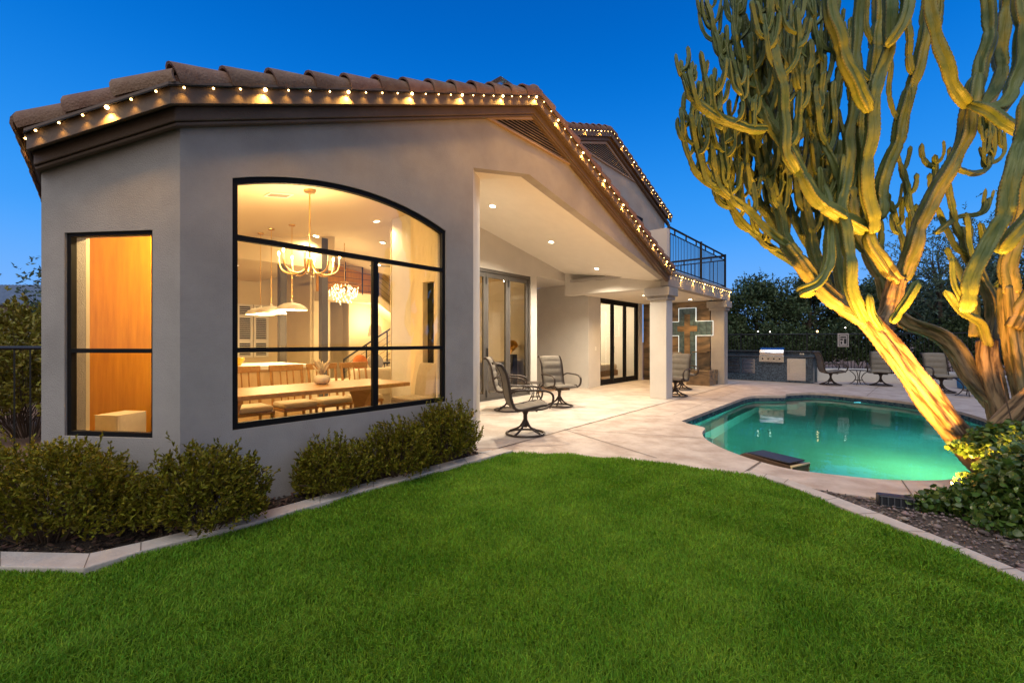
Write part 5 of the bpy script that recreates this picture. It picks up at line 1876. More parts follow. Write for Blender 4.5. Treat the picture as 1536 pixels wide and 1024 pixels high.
def shoots_on(tips, dirs, per, length, leafL, leafW, spread=0.9):
    """whorls of leaves along short shoots"""
    n = len(tips)
    u = np.tile(np.linspace(0.0, 1.0, per), (n, 1))
    P = tips[:, None, :] - dirs[:, None, :] * (length * (1 - u))[..., None]
    ax = RNG.normal(size=(n, per, 3))
    Dd = dirs[:, None, :] * (0.45 + 0.5 * u)[..., None] + ax * spread * 0.42
    P = P.reshape(-1, 3); Dd = Dd.reshape(-1, 3)
    k = len(P)
    return leaf_cloud(P, Dd, leafL * RNG.uniform(.6, 1.25, k), leafW * RNG.uniform(.7, 1.2, k))


LEAF = {
    'shrub': leaf_mat('shrub_leaf', (0.165, 0.150, 0.012), 0.55, island=0.55, spec=0.2),
    'tree': leaf_mat('tree_leaf', (0.085, 0.125, 0.050), 0.55, island=0.5),
    'tree2': leaf_mat('pale_tree_leaf', (0.10, 0.15, 0.09), 0.55, island=0.5),
    'desert': leaf_mat('desert_leaf', (0.26, 0.22, 0.03), 0.5, island=0.5),
    'ivy': leaf_mat('ivy_leaf', (0.085, 0.145, 0.025), 0.32, island=0.45, spec=0.55),
}
M['twig'] = mat('twig', (0.085, 0.055, 0.035), 0.9, var=0.3)
M['bark'] = mat('bark', (0.10, 0.075, 0.055), 0.95, var=0.4, vscale=8, bump=0.6, bscale=30)


def shrub(label, cx, cy, rx, ry, h, nsh, seed, rot=0.0, leafL=0.036, leafW=0.0078, mat_='shrub', name='shrub', group='clipped shrubs along the house wall', z0=0.0):
    """rounded shrub: stems from the base, outward shoots on a lumpy shell"""
    global RNG
    RNG = np.random.default_rng(seed)
    o = thing(name, label, 'shrub', (cx, cy, z0), rot, group)
    th = RNG.uniform(0, 2 * PI, nsh)
    ct = RNG.uniform(-0.35, 1.0, nsh)
    st_ = np.sqrt(np.clip(1 - ct * ct, 0, 1))
    lump = 1 + 0.13 * np.sin(3 * th + seed) * st_ + 0.10 * np.sin(5 * th + 2 * ct * 3 + seed * 2) + 0.08 * np.sin(9 * th - ct * 7)
    rr = lump * np.where(RNG.random(nsh) < .74, RNG.uniform(.86, 1.06, nsh), RNG.uniform(.45, .9, nsh))
    long_ = RNG.random(nsh) < 0.05
    rr = rr * np.where(long_ & (ct > .3), RNG.uniform(1.08, 1.24, nsh), 1)
    X = rx * rr * st_ * np.cos(th); Y = ry * rr * st_ * np.sin(th)
    Z = h * .40 + h * .60 * rr * np.where(ct > 0, ct, ct * .62)
    tips = np.stack([X, Y, Z], 1)
    keep = tips[:, 2] > 0.03
    tips = tips[keep]
    dirs = tips * np.array([.7 / rx, .7 / ry, .6 / h]) + np.array([0, 0, .75]) + RNG.normal(size=tips.shape) * .30
    dirs /= np.linalg.norm(dirs, axis=1, keepdims=True)
    V, Fa = shoots_on(tips, dirs, 13, .10, leafL, leafW)
    raw_mesh('foliage', V, Fa, LEAF[mat_], o)
    sm = MB()
    idx = RNG.choice(len(tips), min(70, len(tips)), replace=False)
    for i in idx:
        t = Vector(tips[i])
        b = Vector((t.x * .25, t.y * .25, 0))
        m = b.lerp(t, .5) + Vector((0, 0, .05))
        sm.tube([b, m, t], [.006, .0045, .0025], 4)
    sm.build('stem', M['twig'], o)
    return o


shrub('large dense shrub below the narrow bay window, at the far left of the bed', -3.14, 2.98, .64, .29, .66, 1350, 3)
shrub('ragged shrub with upright shoots between the bay window and the arched window', -2.17, 3.10, .42, .27, .60, 1000, 5, .2)
shrub('small round shrub under the left half of the arched window', -1.57, 3.86, .33, .25, .50, 620, 8, .6)
shrub('mid sized shrub under the right half of the arched window', -1.12, 4.32, .38, .27, .57, 740, 12, .75)
shrub('tall leafy shrub against the patio corner of the house', -.74, 4.86, .40, .28, .67, 900, 14, .8)


def tree(label, x, y, h, crown_r, nclump, seed, leaf='tree', leafL=.16, leafW=.035, per=26, name='tree', trunk_r=.14, crown_base=.25, lean=(0, 0), spread=1.0, group='dark trees beyond the far fence', wisp=0.0):
    global RNG
    RNG = np.random.default_rng(seed)
    rnd = random.Random(seed)
    o = thing(name, label, 'tree', (x, y, -.06), 0, group)
    tr = MB()
    top = Vector((lean[0], lean[1], h * .62))
    trunk = smooth_path([(0, 0, 0), (lean[0] * .2 + .08, lean[1] * .2, h * .25), (lean[0] * .6 - .05, lean[1] * .6, h * .45), tuple(top)], 4)
    tr.tube(trunk, [trunk_r * (1 - .6 * i / (len(trunk) - 1)) for i in range(len(trunk))], 8)
    cl = []
    nl = 7
    lumps = []
    for k in range(nclump):
        a = rnd.uniform(0, 2 * PI); ct = rnd.uniform(-.8, 1)
        r = crown_r * (rnd.random() ** .45) * rnd.uniform(.75, 1.12)
        st_ = math.sqrt(1 - ct * ct)
        zc_ = h * (crown_base + (1 - crown_base) * .5)
        p = Vector((lean[0] + r * st_ * math.cos(a) * spread, lean[1] + r * st_ * math.sin(a) * spread, zc_ + h * (1 - crown_base) * .5 * ct * rnd.uniform(.7, 1.03)))
        cl.append(p)
        if k % 4 == 0:
            s = trunk[rnd.randrange(len(trunk) // 3, len(trunk))]
            m = s.lerp(p, .5) + Vector((rnd.uniform(-.2, .2), rnd.uniform(-.2, .2), .12))
            tr.tube([s, m, p], [trunk_r * .32, trunk_r * .2, trunk_r * .06], 5)
    tr.build('trunk', M['bark'], o, True)
    C = np.array([tuple(p) for p in cl])
    n = len(C)
    tips = C[:, None, :] + RNG.normal(size=(n, per, 3)) * np.array([.26, .26, .22]) * (h / 4.5) * (1 + wisp)
    tips = tips.reshape(-1, 3)
    dirs = RNG.normal(size=tips.shape) * .6 + (tips - np.array([lean[0], lean[1], h * .5])) * .25
    dirs[:, 2] += .35 - wisp
    dirs /= np.linalg.norm(dirs, axis=1, keepdims=True)
    V, Fa = shoots_on(tips, dirs, 7, leafL * 1.6, leafL, leafW)
    raw_mesh('crown', V, Fa, LEAF[leaf], o)
    return o


TREES = [(9.8, 22.0, 3.9, 1.7, 90, 'dark bushy tree rising just right of the balcony corner'), (12.0, 21.5, 4.5, 1.7, 100, 'dark tree with feathery top behind the outdoor grill'),
         (14.6, 21.5, 4.7, 1.8, 100, 'dark tree behind the notice sign on the fence'), (17.0, 20.0, 4.3, 1.9, 100, 'dark tree behind the leaning cactus trunk'),
         (18.5, 17.0, 4.4, 1.9, 100, 'dark tree at the right beyond the white seat wall'), (19.5, 13.5, 4.2, 1.9, 90, 'dark tree beyond the fence behind the right cactus trunks')]
for i, (x, y, h, r, n, lb) in enumerate(TREES):
    tree(lb, x, y, h, r, n, 30 + i, per=30, crown_base=.06, spread=1.15)
tree('tall wispy blue green desert tree behind the cactus limbs', 15.8, 16.2, 5.8, 1.9, 70, 51, 'tree2', .12, .018, 26, 'desert_tree', .12, .30, group=None, wisp=.5)
tree('second wispy desert tree at the right edge of the garden', 18.6, 15.2, 6.0, 2.0, 70, 52, 'tree2', .12, .018, 26, 'desert_tree', .12, .30, group=None, wisp=.5)
for i, (x, y, r, h, lb) in enumerate(((8.6, 18.9, 1.2, 2.0, 'dark hedge shrub behind the left end of the outdoor kitchen'), (11.2, 18.2, 1.3, 2.0, 'dark hedge shrub behind the grill and fence'), (13.6, 17.6, 1.3, 2.1, 'dark hedge shrub behind the notice sign'),
                                      (15.8, 15.6, 1.3, 2.1, 'dark hedge shrub behind the pool chair at the leaning trunk'), (16.3, 13.0, 1.3, 2.2, 'dark hedge shrub behind the right pool chair'), (15.8, 10.2, 1.3, 2.2, 'dark hedge shrub by the right end of the fence'))):
    shrub(lb, x, y, r, r * .8, h, 900, 70 + i, leafL=.12, leafW=.03, mat_='tree', name='hedge_shrub', group='dark hedge shrubs behind the fence')
# side yard
shrub('yellow green desert shrub behind the left iron fence', -8.2, 7.2, 1.05, .9, 1.85, 900, 90, leafL=.09, leafW=.022, mat_='desert', name='desert_shrub', group='desert shrubs in the side yard')
shrub('low desert shrub close behind the left iron fence', -6.9, 6.3, .75, .7, 1.45, 600, 91, leafL=.08, leafW=.02, mat_='desert', name='desert_shrub', group='desert shrubs in the side yard')
shrub('desert shrub by the neighbouring roof in the side yard', -11.6, 10.5, 1.3, 1.0, 2.2, 700, 92, leafL=.1, leafW=.024, mat_='desert', name='desert_shrub', group='desert shrubs in the side yard')
tree('slim tree reaching out from behind the left house corner', -9.35, 9.6, 3.4, .95, 22, 93, 'tree2', .09, .022, 12, 'slim_tree', .07, .45, group=None, wisp=.3)


# ivy at the foot of the cactus
def ivy(label, blobs, n, seed, stems):
    global RNG
    RNG = np.random.default_rng(seed)
    o = thing('ivy_plant', label, 'ivy', (0, 0, 0), 0, 'glossy ivy around the cactus foot')
    Ps = []
    for (x, y, z, rx, ry, rz) in blobs:
        k = int(n * rx * ry)
        q = RNG.normal(size=(k, 3)); q /= np.linalg.norm(q, axis=1, keepdims=True)
        q *= RNG.uniform(.55, 1.08, (k, 1))
        Ps.append(q * np.array([rx, ry, rz]) + np.array([x, y, z]))
    P = np.concatenate(Ps)
    P = P[P[:, 2] > 0.0]
    k = len(P)
    D = RNG.normal(size=(k, 3)) * .7 + np.array([-.15, -.45, .10])
    V, Fa = leaf_cloud(P, D, RNG.uniform(.030, .060, k), RNG.uniform(.015, .027, k), .18, .25, True)
    raw_mesh('foliage', V, Fa, LEAF['ivy'], o)
    sm = MB()
    for s in stems:
        sm.tube(smooth_path(s, 5), .006, 5)
    sm.build('stem', M['twig'], o)
    return o


def gz(px, py, z): x, y = G(px, py, 0); return (x, y, z)


b1 = []
for px, py, rx, rz in ((1395, 762, .16, .05), (1425, 765, .17, .08), (1455, 770, .20, .11), (1490, 765, .25, .20), (1530, 775, .30, .30), (1570, 790, .35, .34), (1510, 795, .22, .10), (1620, 800, .4, .36), (1545, 755, .3, .33)):
    x, y = G(px, py, 0)
    b1.append((x, y, rz * .7, rx, rx * .8, rz + .04))
ivy('glossy ivy mat spreading over the gravel at the foot of the cactus', b1, 12500, 101, [[gz(1400, 765, .03), gz(1450, 770, .10), gz(1520, 775, .2)]])
b2 = []
for px, py, yy, rx, rz in ((1450, 672, 4.05, .10, .06), (1475, 662, 4.08, .13, .09), (1500, 655, 4.1, .17, .12), (1530, 655, 4.1, .20, .16), (1560, 665, 4.1, .22, .25), (1528, 700, 4.05, .14, .18), (1555, 740, 4.0, .2, .3)):
    p = A(px, py, yy)
    b2.append((p.x, p.y, p.z, rx, .14, rz))
ivy('ivy sprays climbing across the base of the cactus trunks', b2, 15000, 102, [[A(1440, 672, 4.05), A(1490, 660, 4.1), A(1545, 690, 4.1), A(1560, 760, 4.0)], [A(1500, 560, 4.4), A(1512, 610, 4.3), A(1530, 680, 4.1)]])
# ------------------------------------------------------------------ the candelabra cactus
def cactus_mat():
    m, nt, b = nodes_of('cactus_skin')
    N, L = nt.nodes, nt.links
    at = N.new('ShaderNodeAttribute'); at.attribute_name = 'ridge'
    wd = N.new('ShaderNodeAttribute'); wd.attribute_name = 'wood'
    tc = N.new('ShaderNodeTexCoord')
    nz = N.new('ShaderNodeTexNoise'); nz.inputs['Scale'].default_value = 7; nz.inputs['Detail'].default_value = 7
    L.new(tc.outputs['Object'], nz.inputs['Vector'])
    rp = N.new('ShaderNodeValToRGB')
    rp.color_ramp.elements[0].position = .3; rp.color_ramp.elements[0].color = (0.068, 0.108, 0.026, 1)
    rp.color_ramp.elements[1].position = .72; rp.color_ramp.elements[1].color = (0.165, 0.180, 0.040, 1)
    L.new(nz.outputs['Fac'], rp.inputs['Fac'])
    rm_ = N.new('ShaderNodeMapRange'); rm_.inputs['From Min'].default_value = .93; rm_.inputs['From Max'].default_value = 1.0; rm_.inputs['To Max'].default_value = .7
    L.new(at.outputs['Fac'], rm_.inputs['Value'])
    # brown spine cushions dotted along every rib
    gz_ = N.new('ShaderNodeAttribute'); gz_.attribute_name = 'grain'
    sz_ = N.new('ShaderNodeSeparateXYZ'); L.new(gz_.outputs['Vector'], sz_.inputs[0])
    mu_ = N.new('ShaderNodeMath'); mu_.operation = 'MULTIPLY'; mu_.inputs[1].default_value = 2 * PI / (.16 * .034); L.new(sz_.outputs['Z'], mu_.inputs[0])
    sn_ = N.new('ShaderNodeMath'); sn_.operation = 'SINE'; L.new(mu_.outputs[0], sn_.inputs[0])
    ms_ = N.new('ShaderNodeMapRange'); ms_.inputs['From Min'].default_value = -.2; ms_.inputs['From Max'].default_value = .8; L.new(sn_.outputs[0], ms_.inputs['Value'])
    mx = N.new('ShaderNodeMix'); mx.data_type = 'RGBA'
    L.new(rm_.outputs['Result'], mx.inputs[0]); L.new(rp.outputs['Color'], mx.inputs[6]); mc_ = N.new('ShaderNodeMix'); mc_.data_type = 'RGBA'; L.new(ms_.outputs['Result'], mc_.inputs[0])
    mc_.inputs[6].default_value = (0.25, 0.20, 0.07, 1); mc_.inputs[7].default_value = (0.07, 0.04, 0.02, 1)
    L.new(mc_.outputs[2], mx.inputs[7])
    # corky old bark
    n2 = N.new('ShaderNodeTexNoise'); n2.inputs['Scale'].default_value = 24; n2.inputs['Detail'].default_value = 9; n2.inputs['Distortion'].default_value = .3
    ga = N.new('ShaderNodeAttribute'); ga.attribute_name = 'grain'
    L.new(ga.outputs['Vector'], n2.inputs['Vector'])
    r2 = N.new('ShaderNodeValToRGB')
    r2.color_ramp.elements[0].position = .40; r2.color_ramp.elements[0].color = (0.055, 0.032, 0.018, 1)
    r2.color_ramp.elements[1].position = .60; r2.color_ramp.elements[1].color = (0.33, 0.225, 0.12, 1)
    L.new(n2.outputs['Fac'], r2.inputs['Fac'])
    m2 = N.new('ShaderNodeMix'); m2.data_type = 'RGBA'
    L.new(wd.outputs['Fac'], m2.inputs[0]); L.new(mx.outputs[2], m2.inputs[6]); L.new(r2.outputs['Color'], m2.inputs[7])
    L.new(m2.outputs[2], b.inputs['Base Color'])
    b.inputs['Roughness'].default_value = .5
    b.inputs['Specular IOR Level'].default_value = .35
    bp = N.new('ShaderNodeBump'); bp.inputs['Strength'].default_value = .7; bp.inputs['Distance'].default_value = .03
    L.new(n2.outputs['Fac'], bp.inputs['Height']); L.new(bp.outputs['Normal'], b.inputs['Normal'])
    return m


CACT = cactus_mat()
crnd = random.Random(5)


class Limbs:
    def __init__(self): self.v, self.f, self.rg, self.wd, self.tx = [], [], [], [], []

    def limb(self, pts, r0, r1, ribs=4, wood0=0.0, wood1=0.0, joint=0.30, tip=True, depth=.52, k=5, nv=20, phase=None, neck=.22):
        path = smooth_path(pts, k)
        # even spacing
        seg = [0]
        for a, b in zip(path[:-1], path[1:]): seg.append(seg[-1] + (b - a).length)
        Ltot = seg[-1]
        n = max(4, int(Ltot / .026))
        even = []
        j = 0
        for i in range(n + 1):
            d = Ltot * i / n
            while j < len(seg) - 2 and seg[j + 1] < d: j += 1
            t = (d - seg[j]) / max(1e-6, seg[j + 1] - seg[j])
            even.append(path[j].lerp(path[j + 1], min(1, max(0, t))))
        up = None
        ph = crnd.uniform(0, 2 * PI) if phase is None else phase
        jo = crnd.uniform(0, joint)
        wob = crnd.uniform(0, 6)
        base = len(self.v)
        w_ = wood0 < .9
        for i, p in enumerate(even):
            d = (even[min(i + 1, n)] - even[max(i - 1, 0)]).normalized()
            if up is None: up = Vector((0, 0, 1)) if abs(d.z) < .9 else Vector((1, 0, 0))
            x = d.cross(up).normalized(); up = x.cross(d).normalized()
            u = i / n
            dist = Ltot * u
            q = ((dist + jo) / joint) % 1.0
            q = q + .10 * math.sin(wob + dist * 9)
            cons = 1 - neck * (max(0.0, 1 - min(q % 1, 1 - q % 1) / .16)) ** 1.5 if joint < 9 else 1
            r = (r0 + (r1 - r0) * u) * cons
            if w_:
                p = p + x * (.012 * math.sin(dist * 6.1 + wob) + .007 * math.sin(dist * 15 + wob * 2)) * min(1, dist * 5) + up * .012 * math.sin(dist * 7.3 + wob * 3) * min(1, dist * 5)
            if tip:
                e = (Ltot - dist) / max(.001, r1 * 1.5)
                if e < 1: r *= max(.06, math.sqrt(max(0.0, 1 - (1 - e) ** 2)))
                e0 = dist / max(.001, r0 * 1.2)
                if e0 < 1 and wood0 < .5: r *= .55 + .45 * math.sqrt(e0)
            w = wood0 + (wood1 - wood0) * u
            scal = .5 + .5 * math.sin(dist * 2 * PI / .055 + wob)
            for jv in range(nv):
                a = 2 * PI * jv / nv
                c = abs(math.cos(ribs * a / 2))
                rib = c ** 2.2
                rr = r * ((1 - depth) + depth * rib * (1 + .15 * scal * rib))
                if w > .3:
                    rr *= 1 + .07 * math.sin(3 * a + dist * 5 + wob) * w + .05 * math.sin(7 * a - dist * 11) * w
                self.v.append(p + (x * math.cos(a + ph) + up * math.sin(a + ph)) * rr)
                self.rg.append(c if w < .5 else 0.0)
                self.tx.append((math.cos(a) * r * 1.0 + wob, math.sin(a) * r * 1.0, dist * .16 + wob * 3))
                self.wd.append(min(1, max(0, w + .12 * math.sin(5 * a + dist * 14) * (1 if 0 < w < 1 else 0))))
        for i in range(n):
            for jv in range(nv):
                a, b = base + i * nv + jv, base + i * nv + (jv + 1) % nv
                self.f.append((a, b, b + nv, a + nv))
        c0 = len(self.v)
        self.v.append(even[0] - (even[1] - even[0]) * .2); self.rg.append(.4); self.wd.append(wood0); self.tx.append(self.tx[base])
        for jv in range(0, nv, 2):
            self.f.append((base + (jv + 2) % nv, base + jv + 1, base + jv, c0))
        ct = len(self.v)
        self.v.append(even[-1] + (even[-1] - even[-2]) * .3); self.rg.append(.4); self.wd.append(wood1); self.tx.append(self.tx[-1])
        o = base + n * nv
        # close the tip with quads that fold onto the centre vertex
        for jv in range(0, nv, 2):
            self.f.append((o + jv, o + jv + 1, o + (jv + 2) % nv, ct))
        return even

    def sprout(self, even, count, length, r, lo=.45, hi=.98, level=0, inplane=True, ribs=4, upbias=1.0, both=True):
        """short arms that leave a limb sideways and turn up like a candelabra"""
        n = len(even) - 1
        for i in range(count):
            u = lo + (hi - lo) * (i + crnd.uniform(.1, .9)) / count
            idx = int(u * n)
            p = even[idx]
            d = (even[min(idx + 1, n)] - even[max(idx - 1, 0)]).normalized()
            a = crnd.uniform(-.5, .5) + (PI if (i % 2 and both) else 0)
            lat = Vector((math.cos(a), math.sin(a) * .9, 0))
            L = length * crnd.uniform(.6, 1.25)
            rr = r * crnd.uniform(.8, 1.15)
            sp_ = crnd.uniform(.10, .22) * min(1, L * 2.2)
            q1 = p + lat * sp_ * .7 + d * L * .14 + Vector((0, 0, L * .10))
            q2 = p + lat * sp_ + d * L * .25 + Vector((0, 0, L * .45 * upbias))
            q3 = p + lat * sp_ * crnd.uniform(.9, 1.35) + d * L * .35 + Vector((0, 0, L * upbias))
            ev = self.limb([p, q1, q2, q3], rr * .85, rr * .8, ribs, joint=crnd.uniform(.13, .22), k=4, nv=16, neck=.26)
            if level > 0:
                self.sprout(ev, crnd.choice((3, 3, 4)), L * .55, rr * .78, .35, .9, level - 1, ribs=ribs)

    def build(self, name, parent):
        return raw_mesh(name, np.array([tuple(p) for p in self.v]), np.array(self.f), CACT, parent, True, {'ridge': self.rg, 'wood': self.wd, 'grain': self.tx})


cactus = thing('candelabra_cactus', 'huge branching candelabra cactus leaning over the pool, lit yellow from below', 'cactus', (0, 0, 0))


def AP(lst):
    out = []
    y = 4.6
    for q in lst:
        if len(q) > 2: y = q[2]
        out.append(A(q[0], q[1], y))
    return out


# old trunks
tk = Limbs()
tk.limb(AP([(1512, 770, 4.25), (1498, 728, 4.28), (1462, 682, 4.33), (1420, 630, 4.42), (1375, 572, 4.50), (1335, 518, 4.58), (1302, 478, 4.65)]),   .135, .112, 5, 1, 1, 99, False, .34, nv=30)
tk.build('trunk', cactus)
tk = Limbs()
tk.limb(AP([(1530, 740, 4.55), (1516, 690, 4.6), (1505, 640, 4.65), (1492, 590, 4.70), (1482, 545, 4.75), (1482, 510, 4.8)]), .115, .095, 4, 1, 1, 99, False, .36, nv=28)
tk.limb(AP([(1496, 605, 4.72), (1460, 566, 4.88), (1432, 524, 5.0), (1402, 500, 5.05), (1360, 484, 5.1), (1330, 462, 5.1)]), .115, .085, 4, 1, .55, 99, False, .38, nv=26)
tk.build('trunk', cactus)
tk = Limbs()
tk.limb(AP([(1560, 760, 4.4), (1550, 690, 4.45), (1540, 610, 4.5), (1528, 550, 4.55), (1518, 492, 4.6), (1512, 430, 4.62)]), .115, .085, 4, 1, .6, 99, False, .38, nv=26)
tk.limb(AP([(1500, 640, 4.4), (1530, 610, 4.3), (1560, 585, 4.2)]), .10, .09, 4, 1, 1, 99, False, .3, nv=22)
tk.build('trunk', cactus)
tk = Limbs()
tk.limb(AP([(1316, 500, 4.62), (1334, 470, 4.68), (1340, 440, 4.7), (1346, 418, 4.7)]), .105, .085, 6, 1, .9, .07, False, .22, neck=.14, nv=24)
tk.build('stump', cactus)


def branch(*defs):
    """one branch: list of (points, r0, r1, sprouts) that share a mesh"""
    L = Limbs()
    for d in defs:
        pts, r0, r1 = d[:3]
        opt = d[3] if len(d) > 3 else {}
        sp_ = opt.pop('sprout', None)
        ev = L.limb(AP(pts), r0, r1, opt.get('ribs', 4), opt.get('w0', 0), opt.get('w1', 0), opt.get('joint', .33), opt.get('tip', True), opt.get('depth', .52))
        if sp_:
            for s in (sp_ if isinstance(sp_, list) else [sp_]):
                L.sprout(ev, **s)
    return L.build('branch', cactus)


S = dict
# left arm of the leaning trunk and its clusters
branch(([(1306, 482, 4.62), (1262, 456, 4.68), (1225, 424, 4.74), (1196, 392, 4.8), (1180, 366, 4.82)], .10, .075, {'w0': .85, 'w1': .1, 'depth': .45, 'tip': False}),
       ([(1186, 372, 4.8), (1160, 350, 4.85), (1120, 315, 4.9), (1085, 290, 4.9), (1052, 264, 4.9), (1035, 250, 4.9)], .058, .045, {'sprout': S(count=9, length=0.55, r=.042, lo=.35, level=1)}),
       ([(1184, 372, 4.85), (1172, 330, 5.0), (1160, 290, 5.05), (1150, 250, 5.05), (1140, 215, 5.05)], .062, .045, {'sprout': S(count=8, length=0.61, r=.042, lo=.3, level=1)}))
branch(([(1222, 438, 4.6), (1204, 436, 4.52), (1226, 424, 4.46), (1242, 392, 4.5), (1246, 350, 4.6), (1240, 305, 4.7), (1228, 262, 4.8)], .066, .05, {'joint': .6, 'sprout': S(count=4, length=0.55, r=.042, lo=.6, level=0)}))
branch(([(1298, 482, 4.52), (1282, 444, 4.46), (1272, 400, 4.46), (1270, 352, 4.52), (1264, 300, 4.6), (1272, 240, 4.66), (1280, 170, 4.7), (1284, 100, 4.7), (1288, 20, 4.7), (1288, -50, 4.7)], .068, .056, {'joint': .75, 'depth': .46}),
       ([(1272, 300, 4.7), (1250, 250, 4.75), (1232, 190, 4.8), (1224, 140, 4.8)], .055, .045, {'sprout': S(count=6, length=0.50, r=.04, lo=.4, level=0)}))
branch(([(1322, 494, 4.48), (1306, 468, 4.42), (1301, 440, 4.40)], .042, .04, {'joint': .5}), ([(1338, 484, 4.45), (1358, 452, 4.38), (1376, 420, 4.35)], .045, .042, {'joint': .5}))
# the long diagonal arm
branch(([(1346, 420, 4.66), (1326, 396, 4.6), (1308, 366, 4.6), (1302, 346, 4.62)], .075, .062, {'w0': .7, 'w1': 0, 'joint': .9}),
       ([(1302, 346, 4.62), (1254, 322, 4.56), (1219, 288, 4.54), (1184, 228, 4.56), (1156, 184, 4.6), (1134, 150, 4.65), (1117, 125, 4.7), (1094, 92, 4.75), (1085, 60, 4.75)], .078, .048, {'sprout': [S(count=9, length=0.61, r=.044, lo=.52, hi=.99, level=1), S(count=3, length=0.77, r=.05, lo=.45, hi=.6, level=1)]}))
branch(([(1150, 194, 4.55), (1120, 192, 4.48), (1086, 180, 4.44), (1052, 160, 4.42), (1030, 137, 4.42)], .052, .042, {'sprout': S(count=9, length=0.37, r=.036, lo=.2, level=1)}))
branch(([(1194, 258, 4.5), (1182, 230, 4.42), (1178, 180, 4.4), (1170, 120, 4.4), (1158, 60, 4.4), (1152, 0, 4.4), (1150, -40, 4.4)], .056, .05, {'sprout': S(count=6, length=0.55, r=.042, lo=.4, level=1)}))
branch(([(1240, 440, 4.75), (1222, 380, 4.95), (1208, 300, 5.15), (1214, 240, 5.2), (1226, 180, 5.2), (1232, 120, 5.2), (1236, 80, 5.2)], .066, .048, {'sprout': S(count=10, length=0.66, r=.045, lo=.25, level=1)}))
branch(([(1268, 458, 4.75), (1258, 400, 5.0), (1254, 330, 5.3), (1246, 270, 5.35), (1240, 210, 5.35), (1214, 130, 5.3), (1200, 60, 5.3), (1195, 10, 5.3)], .07, .05, {'sprout': S(count=10, length=0.66, r=.046, lo=.3, level=1)}))
branch(([(1186, 378, 5.0), (1166, 352, 5.15), (1140, 300, 5.2), (1118, 250, 5.2), (1108, 215, 5.2)], .055, .042, {'sprout': S(count=9, length=0.55, r=.04, lo=.25, level=1)}))
# upright arms in the middle
branch(([(1310, 350, 4.55), (1302, 282, 4.5), (1303, 219, 4.48), (1312, 150, 4.46), (1326, 95, 4.44), (1333, 55, 4.42), (1336, 0, 4.4), (1338, -60, 4.4)], .076, .068, {'joint': .62}),
       ([(1303, 168, 4.44), (1290, 132, 4.36), (1272, 100, 4.34), (1258, 58, 4.34), (1244, 8, 4.34), (1240, -50, 4.34)], .070, .062, {'joint': .6}),
       ([(1330, 70, 4.36), (1350, 40, 4.3), (1362, 0, 4.3), (1366, -50, 4.3)], .066, .06, {'joint': .6}))
branch(([(1318, 330, 4.85), (1326, 270, 4.9), (1350, 190, 4.95), (1372, 112, 4.95), (1388, 50, 4.95), (1394, -40, 4.95)], .074, .06, {'joint': .7, 'sprout': S(count=5, length=0.77, r=.045, lo=.25, hi=.8, level=0)}))
branch(([(1296, 360, 5.1), (1296, 280, 5.2), (1290, 200, 5.2), (1304, 130, 5.2), (1316, 50, 5.2), (1318, -40, 5.2)], .078, .065, {'sprout': S(count=8, length=0.77, r=.05, lo=.3, level=0)}))
branch(([(1262, 462, 4.78), (1236, 400, 5.3), (1196, 340, 5.5), (1172, 270, 5.55), (1164, 200, 5.55), (1160, 150, 5.55)], .06, .045, {'sprout': S(count=9, length=.6, r=.043, lo=.3, level=1)}))
branch(([(1240, 446, 4.8), (1200, 400, 5.2), (1150, 366, 5.4), (1110, 330, 5.45), (1080, 270, 5.45), (1072, 235, 5.45)], .055, .042, {'sprout': S(count=9, length=.5, r=.04, lo=.3, level=1)}))
branch(([(1184, 240, 4.6), (1168, 190, 4.8), (1142, 120, 4.9), (1126, 60, 4.9), (1118, 20, 4.9)], .05, .042, {'sprout': S(count=8, length=.5, r=.042, lo=.25, level=1)}))
# right-hand arm that forks high up
branch(([(1350, 424, 4.72), (1366, 380, 4.7), (1388, 318, 4.68), (1412, 274, 4.66), (1432, 240, 4.65), (1446, 205, 4.64), (1456, 160, 4.64), (1466, 110, 4.7)], .084, .074, {'w0': .45, 'w1': 0, 'joint': .8}),
       ([(1452, 158, 4.6), (1434, 134, 4.52), (1416, 98, 4.5), (1408, 60, 4.5), (1398, 10, 4.5), (1393, -50, 4.5)], .078, .070, {'joint': .6}),
       ([(1456, 156, 4.56), (1484, 168, 4.42), (1514, 186, 4.34), (1560, 200, 4.3), (1590, 150, 4.3), (1600, 60, 4.3)], .066, .06, {'joint': .7}),
       ([(1462, 150, 4.7), (1474, 100, 4.72), (1482, 50, 4.72), (1484, -50, 4.72)], .075, .066, {'joint': .6}),
       ([(1456, 166, 4.64), (1474, 162, 4.72), (1496, 118, 4.82), (1506, 40, 4.85), (1508, -50, 4.85)], .08, .075, {'joint': .7}),
       ([(1482, 166, 4.43), (1506, 158, 4.46), (1526, 120, 4.5), (1532, 50, 4.5), (1534, -50, 4.5)], .078, .07, {'joint': .7}))
branch(([(1392, 330, 5.0), (1404, 262, 5.1), (1400, 232, 5.1)], .036, .03, {'sprout': S(count=5, length=0.24, r=.03, lo=.3, level=0)}),
       ([(1372, 380, 5.0), (1366, 310, 5.1), (1352, 246, 5.1)], .042, .034, {'sprout': S(count=5, length=0.24, r=.03, lo=.3, level=0)}),
       ([(1360, 392, 5.1), (1346, 340, 5.2), (1338, 300, 5.2)], .034, .03, {'sprout': S(count=5, length=0.22, r=.028, lo=.3, level=0)}),
       ([(1404, 350, 5.0), (1440, 325, 5.1), (1472, 318, 5.1), (1484, 296, 5.1)], .036, .03, {'sprout': S(count=3, length=0.18, r=.028, lo=.7, level=0)}),
       ([(1432, 250, 5.0), (1462, 262, 5.2), (1486, 245, 5.3), (1490, 190, 5.3)], .036, .034, {'sprout': S(count=6, length=0.33, r=.034, lo=.4, level=1)}))
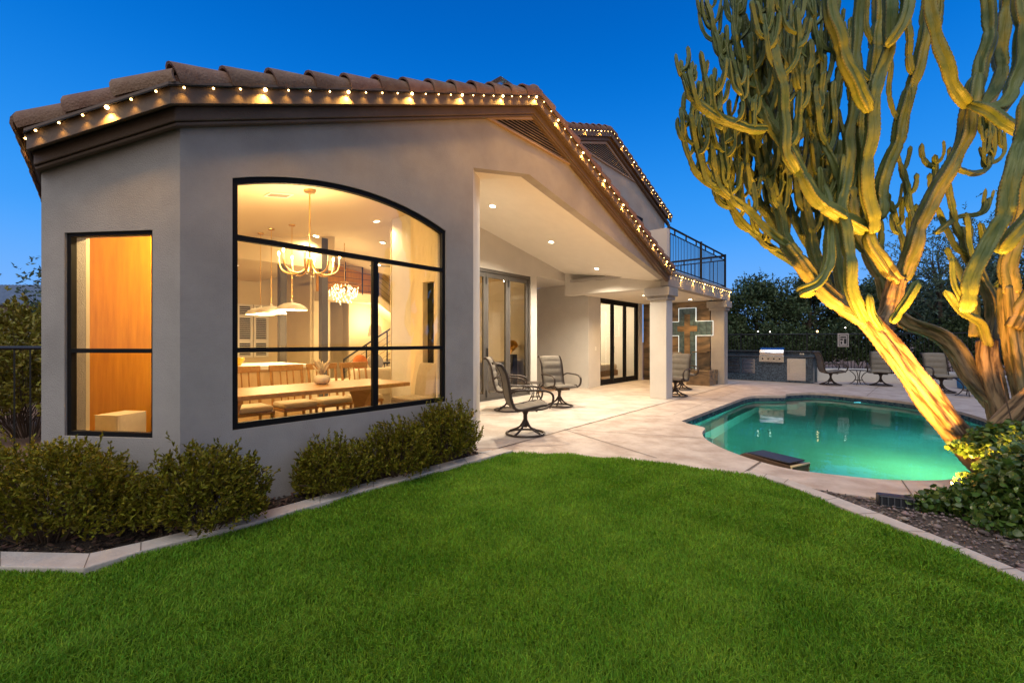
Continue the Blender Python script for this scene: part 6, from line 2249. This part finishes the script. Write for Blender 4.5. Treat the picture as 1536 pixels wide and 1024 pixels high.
# front arm, brightly lit
branch(([(1448, 468, 3.92), (1456, 432, 3.88), (1472, 388, 3.86), (1490, 350, 3.86), (1506, 312, 3.86), (1520, 262, 3.86), (1532, 215, 3.9), (1545, 140, 3.9)], .078, .085, {'joint': .75, 'depth': .58}),
       ([(1446, 462, 3.98), (1438, 436, 3.98), (1430, 400, 4.0), (1428, 385, 4.0)], .03, .026, {'joint': .5}),
       ([(1500, 380, 4.0), (1522, 350, 3.96), (1546, 320, 3.95), (1575, 270, 3.95)], .07, .065, {'joint': .7}))
branch(([(1483, 520, 4.75), (1470, 486, 4.7), (1448, 470, 4.66), (1430, 452, 4.62), (1418, 436, 4.6)], .055, .045, {'w0': .3, 'joint': .6}),
       ([(1484, 512, 4.8), (1488, 470, 4.85), (1476, 420, 4.9), (1452, 380, 5.0), (1440, 340, 5.1)], .075, .05, {'w0': .7, 'joint': .5, 'sprout': S(count=6, length=0.44, r=.04, lo=.4, level=0)}),
       ([(1460, 505, 4.85), (1462, 450, 4.9), (1440, 410, 5.0), (1420, 370, 5.1)], .055, .04, {'w0': .5}))
branch(([(1332, 464, 5.1), (1322, 420, 5.1), (1300, 380, 5.1), (1282, 330, 5.15), (1276, 280, 5.2)], .075, .055, {'w0': .5, 'w1': 0, 'sprout': S(count=6, length=0.61, r=.045, lo=.3, level=0)}))
branch(([(1514, 440, 4.62), (1516, 390, 4.6), (1530, 330, 4.6), (1546, 250, 4.6)], .09, .075, {'w0': .5, 'w1': 0, 'joint': .7}),
       ([(1520, 492, 4.55), (1545, 450, 4.5), (1570, 400, 4.5)], .08, .07, {'w0': .8, 'w1': .2, 'joint': .7}))

# floodlights aimed up into the cactus
def flood(root, power, target, cone):
    l = lamp('flood_lamp', 'SPOT', (0.0, .09, .06), power, (1.0, .45, .07), root, 0.05, cone, 1.0)
    src = root.location + Matrix.Rotation(root.rotation_euler.z, 3, 'Z') @ Vector((0, .09, .06))
    q = (Vector(target) - src).to_track_quat('-Z', 'Y')
    l.rotation_euler = (Matrix.Rotation(-root.rotation_euler.z, 3, 'Z') @ q.to_matrix()).to_euler()


flood(ul, 980, A(1220, 200, 4.6), 116)
ul2 = copy_thing(ul, (*G(1418, 757), .05), -.3, 'second black floodlight half buried in the ivy at the trunk foot')
flood(ul2, 760, A(1460, 280, 4.7), 118)
